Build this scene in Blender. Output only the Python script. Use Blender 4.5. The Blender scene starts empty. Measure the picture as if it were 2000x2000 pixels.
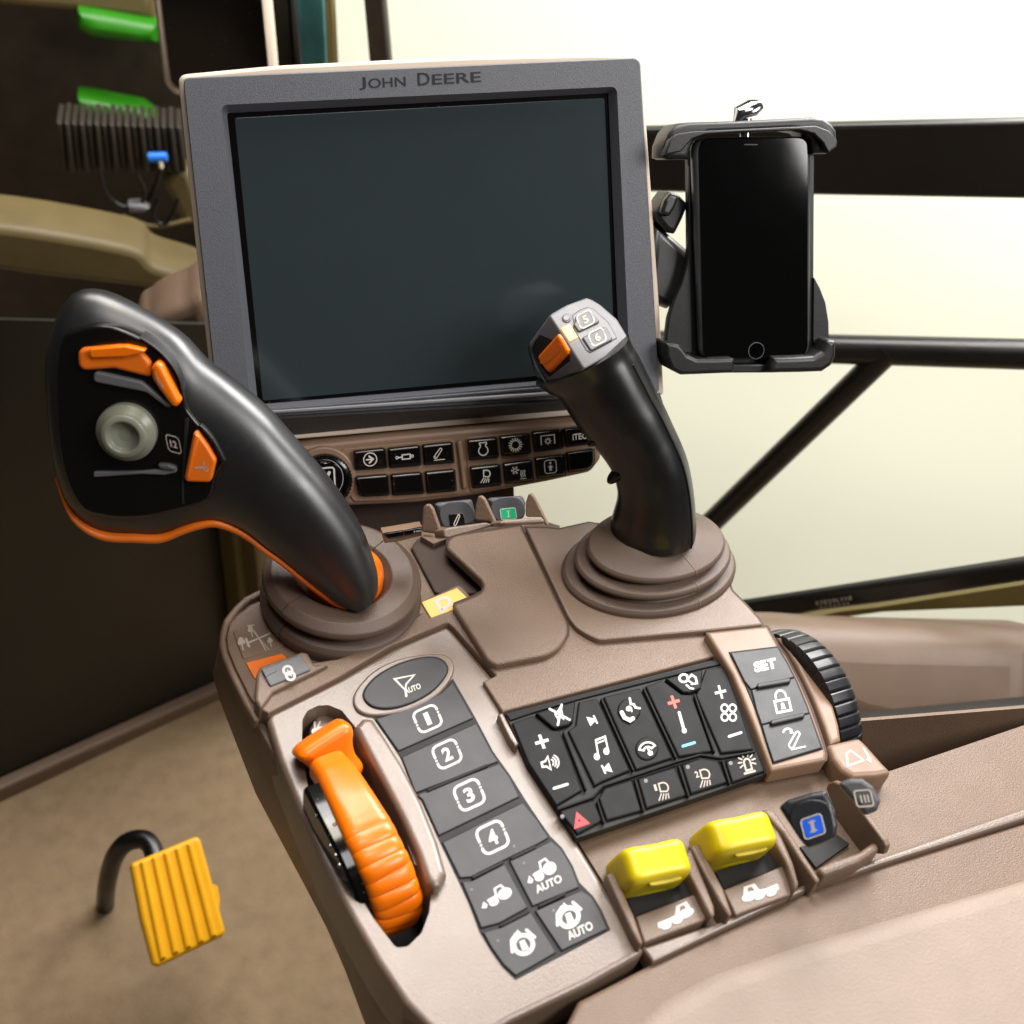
import bpy, bmesh, math, random
from mathutils import Vector, Matrix, geometry
random.seed(7)
SC = bpy.context.scene
COL = SC.collection
pi = math.pi

# ---------------------------------------------------------------- camera model
FPX = 2484.0
cr = Vector((.885, .175, -.43)).normalized()
cf = Vector((-.43, .661, -.616)); cf = (cf - cr*cf.dot(cr)).normalized()
cn = cr.cross(cf)
CAM = Vector((0, 0, .5))
def c2w(v): return Vector((v.dot(cr), v.dot(cf), v.dot(cn)))
def ray(px, py): return c2w(Vector(((px-1000)/FPX, -(py-1000)/FPX, -1)))
def at_depth(px, py, d): return CAM + ray(px, py)*d

# regions of the reference study, used to note outlines down
ZR = {'0': (0, 0, 2000/1932), 'A': (260, 0, 500/1932), 'B': (660, 0, 500/1932), 'C': (1160, 100, 600/1932),
      'D': (260, 450, 500/1932), 'E': (560, 780, 700/1932), 'F': (960, 540, 500/1932), 'G': (260, 950, 600/1932),
      'H': (760, 950, 400/1932), 'I': (1050, 950, 700/1932), 'J': (460, 1250, 500/1932), 'K': (760, 1300, 500/1486),
      'L': (960, 1250, 500/1932), 'M': (1360, 1220, 380/1932), 'N': (1150, 1480, 600/1932), 'O': (260, 560, 300/1159),
      'Q': (260, 1550, 500/1932), 'R': (260, 0, 200/604), 'S': (1240, 550, 500/1932), 'T': (640, 840, 300/1932),
      'U': (900, 830, 320/1932), 'V': (1450, 1120, 290/1932), 'W': (1030, 570, 230/1932), 'X': (0, 0, 1)}
def q(L, x, y):
    a, b, s = ZR[L]; return (a + x*s, b + y*s)
def ql(L, pts): return [q(L, x, y) for x, y in pts]

class Fr:
    def __init__(s, O, U, V, W):
        s.O, s.U, s.V, s.W = Vector(O), Vector(U).normalized(), Vector(V).normalized(), Vector(W).normalized()
        s.mat = Matrix(((s.U.x, s.V.x, s.W.x, s.O.x), (s.U.y, s.V.y, s.W.y, s.O.y), (s.U.z, s.V.z, s.W.z, s.O.z), (0, 0, 0, 1)))
    def w(s, px, py, h=0):
        d = ray(px, py); o = s.O + s.W*h
        return CAM + d*((o-CAM).dot(s.W)/d.dot(s.W))
    def p(s, px, py, h=0):
        r = s.w(px, py, h) - s.O
        return Vector((r.dot(s.U), r.dot(s.V)))
    def p3(s, px, py, h=0):
        a = s.p(px, py, h); return Vector((a.x, a.y, h))
    def loc(s, P):
        r = Vector(P) - s.O; return Vector((r.dot(s.U), r.dot(s.V), r.dot(s.W)))
    def moved(s, px, py, h=0): return Fr(s.w(px, py, h), s.U, s.V, s.W)
EX, EY, EZ = Vector((1, 0, 0)), Vector((0, 1, 0)), Vector((0, 0, 1))
GROUND = Fr((0, 0, 0), EX, EY, EZ)
def lean(px, py, z, deg):
    O = GROUND.w(px, py, z); h = O-CAM; h.z = 0; h.normalize(); a = math.radians(deg)
    V = EZ*math.cos(a)+h*math.sin(a); W = -h*math.cos(a)+EZ*math.sin(a)
    return Fr(O, V.cross(W), V, W)
def side(px, py, z):      # plane across X through the point
    return Fr(GROUND.w(px, py, z), EY, EZ, EX)
mr = c2w(Vector((.977, .113, -.181))).normalized()
mu = c2w(Vector((-.0616, .958, .282))); mu = (mu-mr*mu.dot(mr)).normalized()
mn = mr.cross(mu)
MON = Fr(at_depth(820, 490, .708), mr, mu, mn)
def facing(px, py, d): return Fr(at_depth(px, py, d), mr, mu, mn)
def screenwise(px, py, d):   # plane square to the view
    return Fr(at_depth(px, py, d), c2w(Vector((1, 0, 0))), c2w(Vector((0, 1, 0))), c2w(Vector((0, 0, 1))))
def upright(px, py, d, yaw=0.):      # vertical plane facing back to the viewer
    O = at_depth(px, py, d); h = O-CAM; h.z = 0; h.normalize()
    h = Matrix.Rotation(math.radians(yaw), 3, 'Z') @ h
    return Fr(O, EZ.cross(-h), EZ, -h)

# ---------------------------------------------------------------- materials
def lin(c):
    return tuple((x/255/12.92 if x/255 <= .04045 else ((x/255+.055)/1.055)**2.4) for x in c)+(1,)
def mat(name, col, rough=.45, grain=0., gscale=900, metal=0., spec=.5, var=.06, vscale=40, coat=0., emit=None, es=0, rvar=.08, dust=0.):
    m = bpy.data.materials.new(name); m.use_nodes = True
    nt = m.node_tree; b = nt.nodes['Principled BSDF']
    tc = nt.nodes.new('ShaderNodeTexCoord')
    b.inputs['Metallic'].default_value = metal
    b.inputs['Specular IOR Level'].default_value = spec
    b.inputs['Coat Weight'].default_value = coat
    base = lin(col)
    nz = nt.nodes.new('ShaderNodeTexNoise'); nz.inputs['Scale'].default_value = vscale; nz.inputs['Detail'].default_value = 5
    nt.links.new(tc.outputs['Object'], nz.inputs['Vector'])
    rp = nt.nodes.new('ShaderNodeValToRGB'); rp.color_ramp.elements[0].position = .3; rp.color_ramp.elements[1].position = .7
    rp.color_ramp.elements[0].color = tuple(x*(1-var) for x in base[:3])+(1,)
    rp.color_ramp.elements[1].color = tuple(min(1, x*(1+var)) for x in base[:3])+(1,)
    nt.links.new(nz.outputs['Fac'], rp.inputs['Fac'])
    out = rp.outputs['Color']
    if dust:
        n3 = nt.nodes.new('ShaderNodeTexVoronoi'); n3.inputs['Scale'].default_value = 260; n3.inputs['Randomness'].default_value = 1
        nt.links.new(tc.outputs['Object'], n3.inputs['Vector'])
        r3 = nt.nodes.new('ShaderNodeMapRange'); r3.inputs['From Min'].default_value = .09; r3.inputs['From Max'].default_value = .05
        r3.inputs['To Min'].default_value = 0; r3.inputs['To Max'].default_value = dust
        nt.links.new(n3.outputs['Distance'], r3.inputs['Value'])
        n4 = nt.nodes.new('ShaderNodeTexNoise'); n4.inputs['Scale'].default_value = 70
        nt.links.new(tc.outputs['Object'], n4.inputs['Vector'])
        mm = nt.nodes.new('ShaderNodeMath'); mm.operation = 'GREATER_THAN'; mm.inputs[1].default_value = .56
        nt.links.new(n4.outputs['Fac'], mm.inputs[0])
        m2 = nt.nodes.new('ShaderNodeMath'); m2.operation = 'MULTIPLY'
        nt.links.new(r3.outputs['Result'], m2.inputs[0]); nt.links.new(mm.outputs[0], m2.inputs[1])
        mx = nt.nodes.new('ShaderNodeMix'); mx.data_type = 'RGBA'
        nt.links.new(m2.outputs[0], mx.inputs['Factor']); nt.links.new(out, mx.inputs['A']); mx.inputs['B'].default_value = (.35, .32, .29, 1)
        out = mx.outputs['Result']
    nt.links.new(out, b.inputs['Base Color'])
    n2 = nt.nodes.new('ShaderNodeTexNoise'); n2.inputs['Scale'].default_value = vscale*1.7; n2.inputs['Detail'].default_value = 4
    nt.links.new(tc.outputs['Object'], n2.inputs['Vector'])
    mr_ = nt.nodes.new('ShaderNodeMapRange'); mr_.inputs['To Min'].default_value = max(.02, rough-rvar); mr_.inputs['To Max'].default_value = min(1, rough+rvar)
    nt.links.new(n2.outputs['Fac'], mr_.inputs['Value']); nt.links.new(mr_.outputs['Result'], b.inputs['Roughness'])
    if grain:
        ng = nt.nodes.new('ShaderNodeTexNoise'); ng.inputs['Scale'].default_value = gscale; ng.inputs['Detail'].default_value = 2
        nt.links.new(tc.outputs['Object'], ng.inputs['Vector'])
        bp = nt.nodes.new('ShaderNodeBump'); bp.inputs['Strength'].default_value = grain; bp.inputs['Distance'].default_value = .0006
        nt.links.new(ng.outputs['Fac'], bp.inputs['Height']); nt.links.new(bp.outputs['Normal'], b.inputs['Normal'])
    if emit:
        b.inputs['Emission Color'].default_value = lin(emit); b.inputs['Emission Strength'].default_value = es
    return m
M = {}
M['tan'] = mat('taupe_plastic', (108, 87, 71), .45, .6, 1300, var=.06, rvar=.07)
M['tan_smooth'] = mat('smooth_taupe', (107, 87, 72), .42, .4, 1300, var=.05)
M['bar_tan'] = mat('bar_taupe', (128, 101, 81), .45, .1, 900, var=.04)
M['module'] = mat('satin_taupe', (107, 89, 76), .34, .2, 1500, var=.04, spec=.9)
M['rubber_tan'] = mat('taupe_rubber', (86, 69, 58), .5, .3, 1500, var=.05, dust=.12)
M['trim'] = mat('cream_trim', (205, 188, 170), .45, .05, 900, var=.03)
M['bezel'] = mat('grained_bezel', (80, 82, 89), .46, .4, 2300, var=.24, vscale=2300, spec=.7)
M['bezel2'] = mat('smooth_bezel', (120, 120, 124), .5, .4, 2300, var=.2, vscale=2300)
M['chin'] = mat('bezel_chin', (62, 62, 65), .55, .8, 1500, var=.1)  # darker than the bezel: shade of the down-facing chin in the colour
M['black'] = mat('black_plastic', (22, 22, 23), .42, .15, 1200, var=.1)
M['matte_black'] = mat('soft_black', (17, 17, 19), .38, .06, 1500, var=.1, dust=.06, spec=1.)
M['grip_black'] = mat('grip_black', (11, 11, 12), .3, .05, 1500, var=.1, dust=.08, spec=.8)
M['gloss_black'] = mat('piano_black', (8, 7, 7), .12, 0, var=.1, rvar=.04, dust=.35)
M['face_black'] = mat('panel_black', (11, 10, 9), .22, 0, var=.1, rvar=.06)
M['screen'] = mat('dark_glass', (44, 52, 55), .16, 0, var=.02, rvar=.02, spec=.55)
M['phone_glass'] = mat('phone_glass', (4, 4, 4), .06, 0, rvar=.02)
M['key'] = mat('key_rubber', (37, 36, 39), .5, .15, 1600, var=.06, dust=.06)
M['pad'] = mat('pad_rubber', (14, 14, 16), .6, .12, 1600, var=.06, dust=.06, spec=.22)
M['gap'] = mat('gap_black', (14, 12, 12), .7, 0)
M['groove'] = mat('groove_brown', (60, 44, 36), .7, 0)
M['ink'] = mat('white_ink', (192, 188, 183), .6, 0, var=.02)
M['ink_dim'] = mat('pale_ink', (164, 152, 140), .6, 0, var=.05)
M['ink_red'] = mat('red_ink', (212, 22, 30), .5, 0)
M['ink_plus'] = mat('orange_red_ink', (226, 66, 36), .5, 0)
M['ink_blue'] = mat('light_blue_ink', (86, 178, 224), .5, 0)
M['lettering'] = mat('dark_lettering', (10, 10, 12), .6, 0)
M['orange'] = mat('orange_plastic', (234, 112, 2), .3, .04, 900, var=.04)
M['orange_dark'] = mat('orange_decal', (222, 108, 20), .4, .05, 900, var=.05)
M['yellow'] = mat('yellow_plastic', (206, 184, 8), .38, .04, 700, var=.03)
M['amber'] = mat('pedal_amber', (238, 172, 0), .5, .1, 500, var=.04)
M['grey_cap'] = mat('light_grey_plastic', (98, 96, 97), .45, .1, 1200, var=.04)
M['grey_btn'] = mat('grey_button', (72, 71, 73), .45, .1, 1200, var=.04)
M['grey_mid'] = mat('mid_grey_plastic', (92, 91, 95), .5, .2, 1200, var=.06)
M['paddle'] = mat('paddle_grey', (66, 66, 70), .5, .15, 1200, var=.05, dust=.1)
M['lever_black'] = mat('lever_black', (26, 26, 30), .35, .05, 1200, dust=.1)
M['green'] = mat('green_mark', (0, 176, 120), .4, 0)
M['blue'] = mat('blue_mark', (20, 84, 205), .4, 0)
M['badge'] = mat('badge_yellow', (220, 180, 84), .35, 0, var=.02)
M['chrome'] = mat('polished_metal', (180, 180, 184), .16, 0, metal=1)
M['alu'] = mat('phone_metal', (104, 105, 110), .35, 0, metal=.85)
M['steel'] = mat('painted_black_steel', (14, 13, 12), .32, .05, 500, var=.1)
M['mat_floor'] = mat('floor_mat', (138, 117, 92), .9, .8, 420, var=.12, vscale=60, spec=.2)
M['wall'] = mat('pale_wall', (222, 224, 204), .85, 0, var=.012, vscale=2.5)
M['dark_wall'] = mat('dark_panel', (15, 15, 8), .4, 0, var=.4, vscale=8)
M['olive'] = mat('olive_post', (96, 84, 40), .6, 0)
M['dash'] = mat('dash_taupe', (104, 90, 56), .5, .1, 600, var=.08)
M['brown_dark'] = mat('dark_brown', (40, 32, 20), .6, .2, 300, var=.3)
M['leaf_green'] = mat('bright_green_paint', (38, 118, 8), .4, 0)
M['blue_cap'] = mat('blue_cap', (22, 112, 205), .4, 0)
M['pad_soft'] = mat('armrest_leather', (138, 122, 110), .6, .6, 700, var=.04)
M['teal'] = mat('dirty_teal', (60, 110, 110), .4, 0, var=.5, vscale=14)
M['cream'] = mat('cream_panel', (222, 214, 190), .6, 0)

# ---------------------------------------------------------------- object helpers
WM = {}
def link(o, parent, fr):
    COL.objects.link(o)
    if parent is not None:
        o.parent = parent; o.matrix_local = WM[parent.name].inverted() @ fr.mat
    else:
        o.matrix_world = fr.mat
    WM[o.name] = fr.mat.copy()
    return o
def thing(name, fr, label, cat, group=None):
    o = bpy.data.objects.new(name, None); o.empty_display_size = .01
    link(o, None, fr); o['label'] = label; o['category'] = cat
    if group: o['group'] = group
    return o
def tag(o, label, cat, group=None):
    o['label'] = label; o['category'] = cat
    if group: o['group'] = group
    return o
def mk(name, bm, m, parent, fr, sharp=38, label=None, kind=None, extra=None):
    me = bpy.data.meshes.new(name)
    bmesh.ops.recalc_face_normals(bm, faces=bm.faces[:])
    bm.to_mesh(me); bm.free()
    me.materials.append(m if not isinstance(m, str) else M[m])
    for e in (extra or []): me.materials.append(M[e])
    fl_ = [p.use_smooth for p in me.polygons]
    me.set_sharp_from_angle(angle=math.radians(sharp))
    me.polygons.foreach_set('use_smooth', fl_)
    o = bpy.data.objects.new(name, me)
    link(o, parent, fr)
    if label: o['label'] = label
    if kind: o['kind'] = kind
    return o

def area2(p): return sum(p[i].x*p[(i+1) % len(p)].y-p[(i+1) % len(p)].x*p[i].y for i in range(len(p)))/2
def rounded(pts, rad, n=5):
    out = []; N = len(pts)
    for i in range(N):
        r = rad[i] if isinstance(rad, (list, tuple)) else rad
        a, b, c = pts[i-1], pts[i], pts[(i+1) % N]
        d1, d2 = a-b, c-b; l1, l2 = d1.length, d2.length
        if r <= 0 or l1 < 1e-7 or l2 < 1e-7: out.append(b); continue
        d1 /= l1; d2 /= l2
        ang = math.acos(max(-1, min(1, d1.dot(d2))))
        if ang > 3.05 or ang < .05: out.append(b); continue
        t = min(r/math.tan(ang/2), l1*.48, l2*.48)
        p1, p2 = b+d1*t, b+d2*t
        for k in range(n+1):
            s = k/n
            out.append(p1*(1-s)**2+b*2*s*(1-s)+p2*s*s)
    return out
def smooth_closed(pts, n=6):
    out = []; N = len(pts)
    for i in range(N):
        p0, p1, p2, p3 = pts[i-1], pts[i], pts[(i+1) % N], pts[(i+2) % N]
        for k in range(n):
            t = k/n
            out.append(.5*((2*p1)+(p2-p0)*t+(2*p0-5*p1+4*p2-p3)*t*t+(3*p1-p0-3*p2+p3)*t**3))
    return out
def clean(p):
    o = []
    for v in p:
        if not o or (v-o[-1]).length > 2e-5: o.append(v)
    if (o[0]-o[-1]).length < 2e-5: o.pop()
    return o
def inset(p, d):
    N = len(p); out = []
    E = [(p[(i+1) % N]-p[i]).normalized() for i in range(N)]
    for i in range(N):
        e1, e2 = E[i-1], E[i]
        n1 = Vector((-e1.y, e1.x)); n2 = Vector((-e2.y, e2.x))
        k = 1+n1.dot(n2)
        out.append(p[i]+(n1+n2)*(d/max(k, .35)))
    for _ in range(6):       # collapse edges that turned over
        bad = [(out[(i+1) % N]-out[i]).dot(E[i]) < -1e-9 for i in range(N)]
        if not any(bad) or all(bad): break
        i0 = next(i for i in range(N) if not bad[i]); i = i0+1
        while i < i0+N:
            if not bad[i % N]: i += 1; continue
            j = i
            while bad[j % N]: j += 1
            a, b = (i-1) % N, j % N          # sound edges on both sides of the run
            pa, ea = out[a], E[a]; pb, eb = out[(j+1) % N], E[b]
            den = ea.x*eb.y-ea.y*eb.x
            mid = sum((out[k % N] for k in range(i, j+1)), Vector((0, 0)))/(j-i+1)
            if abs(den) > .08:
                r = pb-pa; t = (r.x*eb.y-r.y*eb.x)/den; X = pa+ea*t
                if (X-mid).length < abs(d)*6: mid = X
            for k in range(i, j+1): out[k % N] = mid.copy()
            i = j+1
    return out
def rings_bm(bm, rings, cap0=True, cap1=True, flat0=True, flat1=True):
    vr = [[bm.verts.new(v) for v in r] for r in rings]
    N = len(vr[0])
    for a, b in zip(vr, vr[1:]):
        for i in range(N):
            f = bm.faces.new((a[i], a[(i+1) % N], b[(i+1) % N], b[i])); f.smooth = True
    def cap(ring, flat, up):
        pts = [Vector(v) for v in ring]; c = sum(pts, Vector())/len(pts)
        nn = Vector()
        for i in range(len(pts)): nn += (pts[i]-c).cross(pts[(i+1) % len(pts)]-c)
        if nn.length < 1e-14: return
        nn.normalize(); u = nn.orthogonal().normalized(); w = nn.cross(u)
        P2 = []; keep = []
        for v in pts:
            q2 = Vector(((v-c).dot(u), (v-c).dot(w)))*1000
            if not P2 or (q2-P2[-1]).length > 2e-3: P2.append(q2); keep.append(v)
        if len(P2) > 1 and (P2[0]-P2[-1]).length <= 2e-3: P2.pop(); keep.pop()
        if len(P2) < 3: return
        vo, eo, fo, ov, _, _ = geometry.delaunay_2d_cdt(P2, [], [list(range(len(P2)))], 1, 1e-5)
        bv = []
        for i, v in enumerate(vo):
            bv.append(bm.verts.new(keep[ov[i][0]] if ov[i] else c+u*(v.x/1000)+w*(v.y/1000)))
        for f in fo:
            fc = bm.faces.new([bv[k] for k in (f if up else reversed(f))]); fc.smooth = not flat
    if cap0: cap(rings[0], flat0, True)
    if cap1: cap(rings[-1], flat1, False)
    bmesh.ops.remove_doubles(bm, verts=bm.verts[:], dist=1e-6)
    return vr
def slab(bm, poly, z1, z0, bev=.001, seg=3, both=False, flare=0., dome=0.):
    p = clean(poly)
    if area2(p) < 0: p.reverse()
    bev = min(bev, abs(z1-z0)*.49)
    def dist(v):
        m = 1e9
        for a, b in zip(p, p[1:]+p[:1]):
            ab = b-a; t = max(0, min(1, (v-a).dot(ab)/max(ab.length_squared, 1e-12))); m = min(m, (v-a-ab*t).length)
        return m
    for _ in range(9):
        if bev <= 1e-5: break
        ip = inset(p, bev)
        if area2(ip) > 0 and min(dist(v) for v in ip) > bev*.8: break
        bev *= .75
    rings = []
    def add(ins, z): rings.append([Vector((v.x, v.y, z)) for v in (inset(p, ins) if ins else p)])
    if bev > 0:
        for k in range(seg+1):
            a = (k/seg)*pi/2
            add(bev*(1-math.sin(a)), z1-bev*(1-math.cos(a)))
    else: add(0, z1)
    if both and bev > 0:
        for k in range(seg+1):
            a = (1-k/seg)*pi/2
            add(bev*(1-math.sin(a)), z0+bev*(1-math.cos(a)))
    else:
        add(-flare, z0)
    rings_bm(bm, rings)
def plate(name, fr, pts, z1, z0, m, parent, bev=.001, seg=3, rad=0., both=False, flare=0., sm=0, label=None, grow=0.):
    p = [fr.p(x, y, z1) for x, y in pts]
    if area2(p) < 0: p.reverse(); rad = list(reversed(rad)) if isinstance(rad, (list, tuple)) else rad
    if sm: p = smooth_closed(p, sm)
    elif rad: p = rounded(p, rad)
    if grow: p = inset(clean(p), -grow)
    bm = bmesh.new(); slab(bm, p, z1, z0, bev, seg, both, flare)
    return mk(name, bm, m, parent, fr, label=label)
def lathe_bm(prof, n=64, cx=0, cy=0, ecc=None):
    bm = bmesh.new(); rings = []
    for r, z in prof:
        rings.append([Vector((cx+r*math.cos(2*pi*i/n), cy+r*math.sin(2*pi*i/n), z)) for i in range(n)])
    rings_bm(bm, rings); return bm
def fillet_prof(pts, r, n=4):
    v = [Vector(p) for p in pts]; out = [v[0]]
    for i in range(1, len(v)-1):
        out += rounded([v[i-1], v[i], v[i+1]], [0, r, 0], n)[1:-1]
    out.append(v[-1]); return [(p.x, p.y) for p in out]
def tube_bm(pts, rad, n=20, bm=None, flat=1.):
    bm = bm or bmesh.new(); P = [Vector(p) for p in pts]; rings = []; ref = None
    for i, p in enumerate(P):
        t = (P[min(i+1, len(P)-1)]-P[max(i-1, 0)]).normalized()
        if ref is None:
            ref = t.orthogonal().normalized()
        ref = (ref-t*ref.dot(t)).normalized(); b = t.cross(ref)
        r = rad[i] if isinstance(rad, (list, tuple)) else rad
        rings.append([p+ref*(r*math.cos(2*pi*k/n))+b*(r*flat*math.sin(2*pi*k/n)) for k in range(n)])
    rings_bm(bm, rings); return bm
def curve_pts(pts, n=8):
    P = [Vector(p) for p in pts]; out = []
    for i in range(len(P)-1):
        p0, p1, p2, p3 = P[max(i-1, 0)], P[i], P[i+1], P[min(i+2, len(P)-1)]
        for k in range(n):
            t = k/n; out.append(.5*((2*p1)+(p2-p0)*t+(2*p0-5*p1+4*p2-p3)*t*t+(3*p1-p0-3*p2+p3)*t**3))
    out.append(P[-1]); return out
def box_bm(cx, cy, cz, sx, sy, sz, bm=None, bev=0., seg=2):
    bm = bm or bmesh.new()
    slab(bm, [Vector((cx+a*sx/2, cy+b*sy/2)) for a, b in ((-1, -1), (1, -1), (1, 1), (-1, 1))], cz+sz/2, cz-sz/2, bev, seg, True)
    return bm
def cut(o, poly, z1, z0):
    bm = bmesh.new(); slab(bm, poly, z1, z0, 0)
    c = mk('cutter', bm, 'gap', o.parent, Fr(o.matrix_world.to_translation() if not o.parent else (0, 0, 0), EX, EY, EZ))
    c.matrix_world = Matrix(); c.parent = None; c.matrix_world = WM[o.name]
    md = o.modifiers.new('b', 'BOOLEAN'); md.operation = 'DIFFERENCE'; md.object = c; md.solver = 'EXACT'
    bpy.context.view_layer.update()
    me = bpy.data.meshes.new_from_object(o.evaluated_get(bpy.context.evaluated_depsgraph_get()))
    o.modifiers.clear(); o.data = me
    bpy.data.objects.remove(c)

# ---------------------------------------------------------------- symbols
def arc(cx, cy, r, a0, a1, n=14, ry=None):
    ry = ry or r
    return [(cx+r*math.cos(math.radians(a0+(a1-a0)*k/n)), cy+ry*math.sin(math.radians(a0+(a1-a0)*k/n))) for k in range(n+1)]
def circ(cx, cy, r, n=20): return arc(cx, cy, r, 0, 360-360/n, n-1)
def rrect(w, h, r, cx=0, cy=0, n=4):
    o = []
    for sx, sy, a in ((1, 1, 0), (-1, 1, 90), (-1, -1, 180), (1, -1, 270)): o += arc(cx+sx*(w-r), cy+sy*(h-r), r, a, a+90, n)
    return o
_tx = {}
def text_polys(body, off=.02):
    k = (body, off)
    if k in _tx: return _tx[k]
    cu = bpy.data.curves.new('t', 'FONT'); cu.body = body; cu.size = 1; cu.offset = off; cu.resolution_u = 3
    o = bpy.data.objects.new('t', cu); COL.objects.link(o); bpy.context.view_layer.update()
    me = o.evaluated_get(bpy.context.evaluated_depsgraph_get()).to_mesh()
    vs = [(v.co.x, v.co.y) for v in me.vertices]; fs = [tuple(p.vertices) for p in me.polygons]
    x0, x1 = min(v[0] for v in vs), max(v[0] for v in vs); y0, y1 = min(v[1] for v in vs), max(v[1] for v in vs)
    vs = [((v[0]-(x0+x1)/2), (v[1]-(y0+y1)/2)) for v in vs]
    _tx[k] = (vs, fs, (x1-x0)/2, (y1-y0)/2)
    bpy.data.objects.remove(o); bpy.data.curves.remove(cu)
    return _tx[k]
def draw(items):
    """items -> list of (verts, faces) in unit space, none overlapping within one entry"""
    out = []
    for it in items:
        if it[0] == 'f': out.append(([Vector(p) for p in it[1]], [tuple(range(len(it[1])))]))
        elif it[0] == 't':
            _, body, cx, cy, hw, hh, off = it
            vs, fs, w, h = text_polys(body, off)
            out.append(([Vector((cx+v[0]/w*hw, cy+v[1]/h*hh)) for v in vs], fs))
        elif it[0] in 'so':
            P = [Vector(p) for p in it[1]]; w = it[2]/2; closed = it[0] == 'o'; N = len(P); L = []; Rr = []
            for i in range(N):
                a = P[i-1] if (closed or i > 0) else None; c = P[(i+1) % N] if (closed or i < N-1) else None
                e1 = (P[i]-a).normalized() if a is not None else None; e2 = (c-P[i]).normalized() if c is not None else None
                e1 = e1 or e2; e2 = e2 or e1
                n1 = Vector((-e1.y, e1.x)); n2 = Vector((-e2.y, e2.x)); d = (n1+n2)/max(1+n1.dot(n2), .4)*w
                L.append(P[i]+d); Rr.append(P[i]-d)
            vs = L+Rr; fs = [(i, i+1, N+i+1, N+i) for i in range(N-1)]
            if closed: fs.append((N-1, 0, N, 2*N-1))
            else:
                for end in (0, N-1):
                    d = ((P[1]-P[0]) if end == 0 else (P[-2]-P[-1])).normalized(); nn = Vector((-d.y, d.x))
                    k0 = len(vs); cap = [P[end]+nn*w*math.cos(t)-d*w*math.sin(t) for t in [pi*j/6 for j in range(7)]]
                    vs += cap; fs.append(tuple(range(k0, k0+7)))
            out.append((vs, fs))
    return out
def symbol(fr, items, L, cx, cy, rv, uv, z, parent, m='ink', name='symbol', h=.00012):
    bm = bmesh.new(); s = ZR[L][2]; c = q(L, cx, cy); k = 0
    for vs, fs in draw(items):
        zz = z+h+k*.00003; k += 1
        bv = []
        for v in vs:
            a = fr.p(c[0]+(rv[0]*v.x+uv[0]*v.y)*s, c[1]+(rv[1]*v.x+uv[1]*v.y)*s, zz)
            bv.append(bm.verts.new((a.x, a.y, zz)))
        for f in fs:
            try: bm.faces.new([bv[i] for i in f])
            except ValueError: pass
    return mk(name, bm, m, parent, fr)
def plus(s=1, w=.5): return [('f', [(-w/2*s, s), (w/2*s, s), (w/2*s, w/2*s), (s, w/2*s), (s, -w/2*s), (w/2*s, -w/2*s), (w/2*s, -s), (-w/2*s, -s), (-w/2*s, -w/2*s), (-s, -w/2*s), (-s, w/2*s), (-w/2*s, w/2*s)])]
def gear(r, ro, n, w):
    it = [('o', circ(0, 0, r, 28), w)]
    for k in range(n):
        a = 2*pi*k/n; it.append(('s', [(math.cos(a)*(r+w*.3), math.sin(a)*(r+w*.3)), (math.cos(a)*ro, math.sin(a)*ro)], w*1.1))
    return it
def badge_ring(t):   # numbered rounded frame with two dots on each side
    it = [('s', [(-.95, .1)]+arc(-.5, .5, .45, 180, 90, 5)+arc(.5, .5, .45, 90, 0, 5)+[(.95, .42)], .2),
          ('s', [(.95, -.1)]+arc(.5, -.5, .45, 0, -90, 5)+arc(-.5, -.5, .45, -90, -180, 5)+[(-.95, -.42)], .2),
          ('f', circ(.95, .16, .1, 8)), ('f', circ(-.95, -.16, .1, 8)), ('t', t, 0, 0, .2 if t == '1' else .34, .56, .035)]
    return it
AUTO = lambda cx, cy, w, h: ('t', 'AUTO', cx, cy, w, h, .03)
TRACTOR = [('f', circ(.55, -.1, .42)), ('f', circ(-.2, -.3, .3)), ('s', [(.05, .1), (.12, .55), (.5, .6), (.6, .35)], .13), ('s', [(-.45, -.05), (.1, .0)], .2), ('f', [(-1, -.35), (-.75, .05), (-.6, -.3), (-.75, -.5)])]
LAMP = [('o', [(-.3, .9)]+arc(.05, .35, .55, 100, -60, 10)+[(-.35, .05)], .16), ('s', [(-.35, -.2), (-.8, -.8)], .13), ('s', [(-.1, -.3), (-.42, -.85)], .13), ('s', [(.15, -.35), (-.05, -.85)], .13), ('s', [(.38, -.38), (.3, -.85)], .13)]

# ================================================================ SETTING
FLZ = -.52
fl = Fr((0, 0, FLZ), EX, EY, EZ)
bm = bmesh.new()
FX = [-.95, 1.7]; FY = [-.5, 2.4]
nx, ny = 60, 60
vv = [[bm.verts.new((FX[0]+(FX[1]-FX[0])*i/nx, FY[0]+(FY[1]-FY[0])*j/ny, .002*math.sin(i*.9)*math.sin(j*.7))) for j in range(ny+1)] for i in range(nx+1)]
for i in range(nx):
    for j in range(ny): bm.faces.new((vv[i][j], vv[i+1][j], vv[i+1][j+1], vv[i][j+1])).smooth = True
mk('floor', bm, 'mat_floor', None, fl, kind='structure')
P1, P2 = fl.w(276, 1416), fl.w(421, 1350)
du = (P2-P1).normalized()
DW = Fr(P1, du, EZ, du.cross(EZ))
def floorline(x): return 1416-(x-276)*66/145
bw = tag(plate('cab_wall', DW, [(-700, floorline(-700)), (-700, 610), (660, 640), (700, 900), (720, floorline(720))], 0, -.004, 'dark_wall', None, 0),
         'dark lower cab wall rising from the floor mat behind the left joystick', 'wall')
tag(plate('floor_trim', DW, [(-700, floorline(-700)+34), (-700, floorline(-700)), (720, floorline(720)), (720, floorline(720)+30)], .012, .001, 'tan', None, .004),
    'dusty brown trim strip where the floor mat meets the dark wall', 'trim strip')
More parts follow.
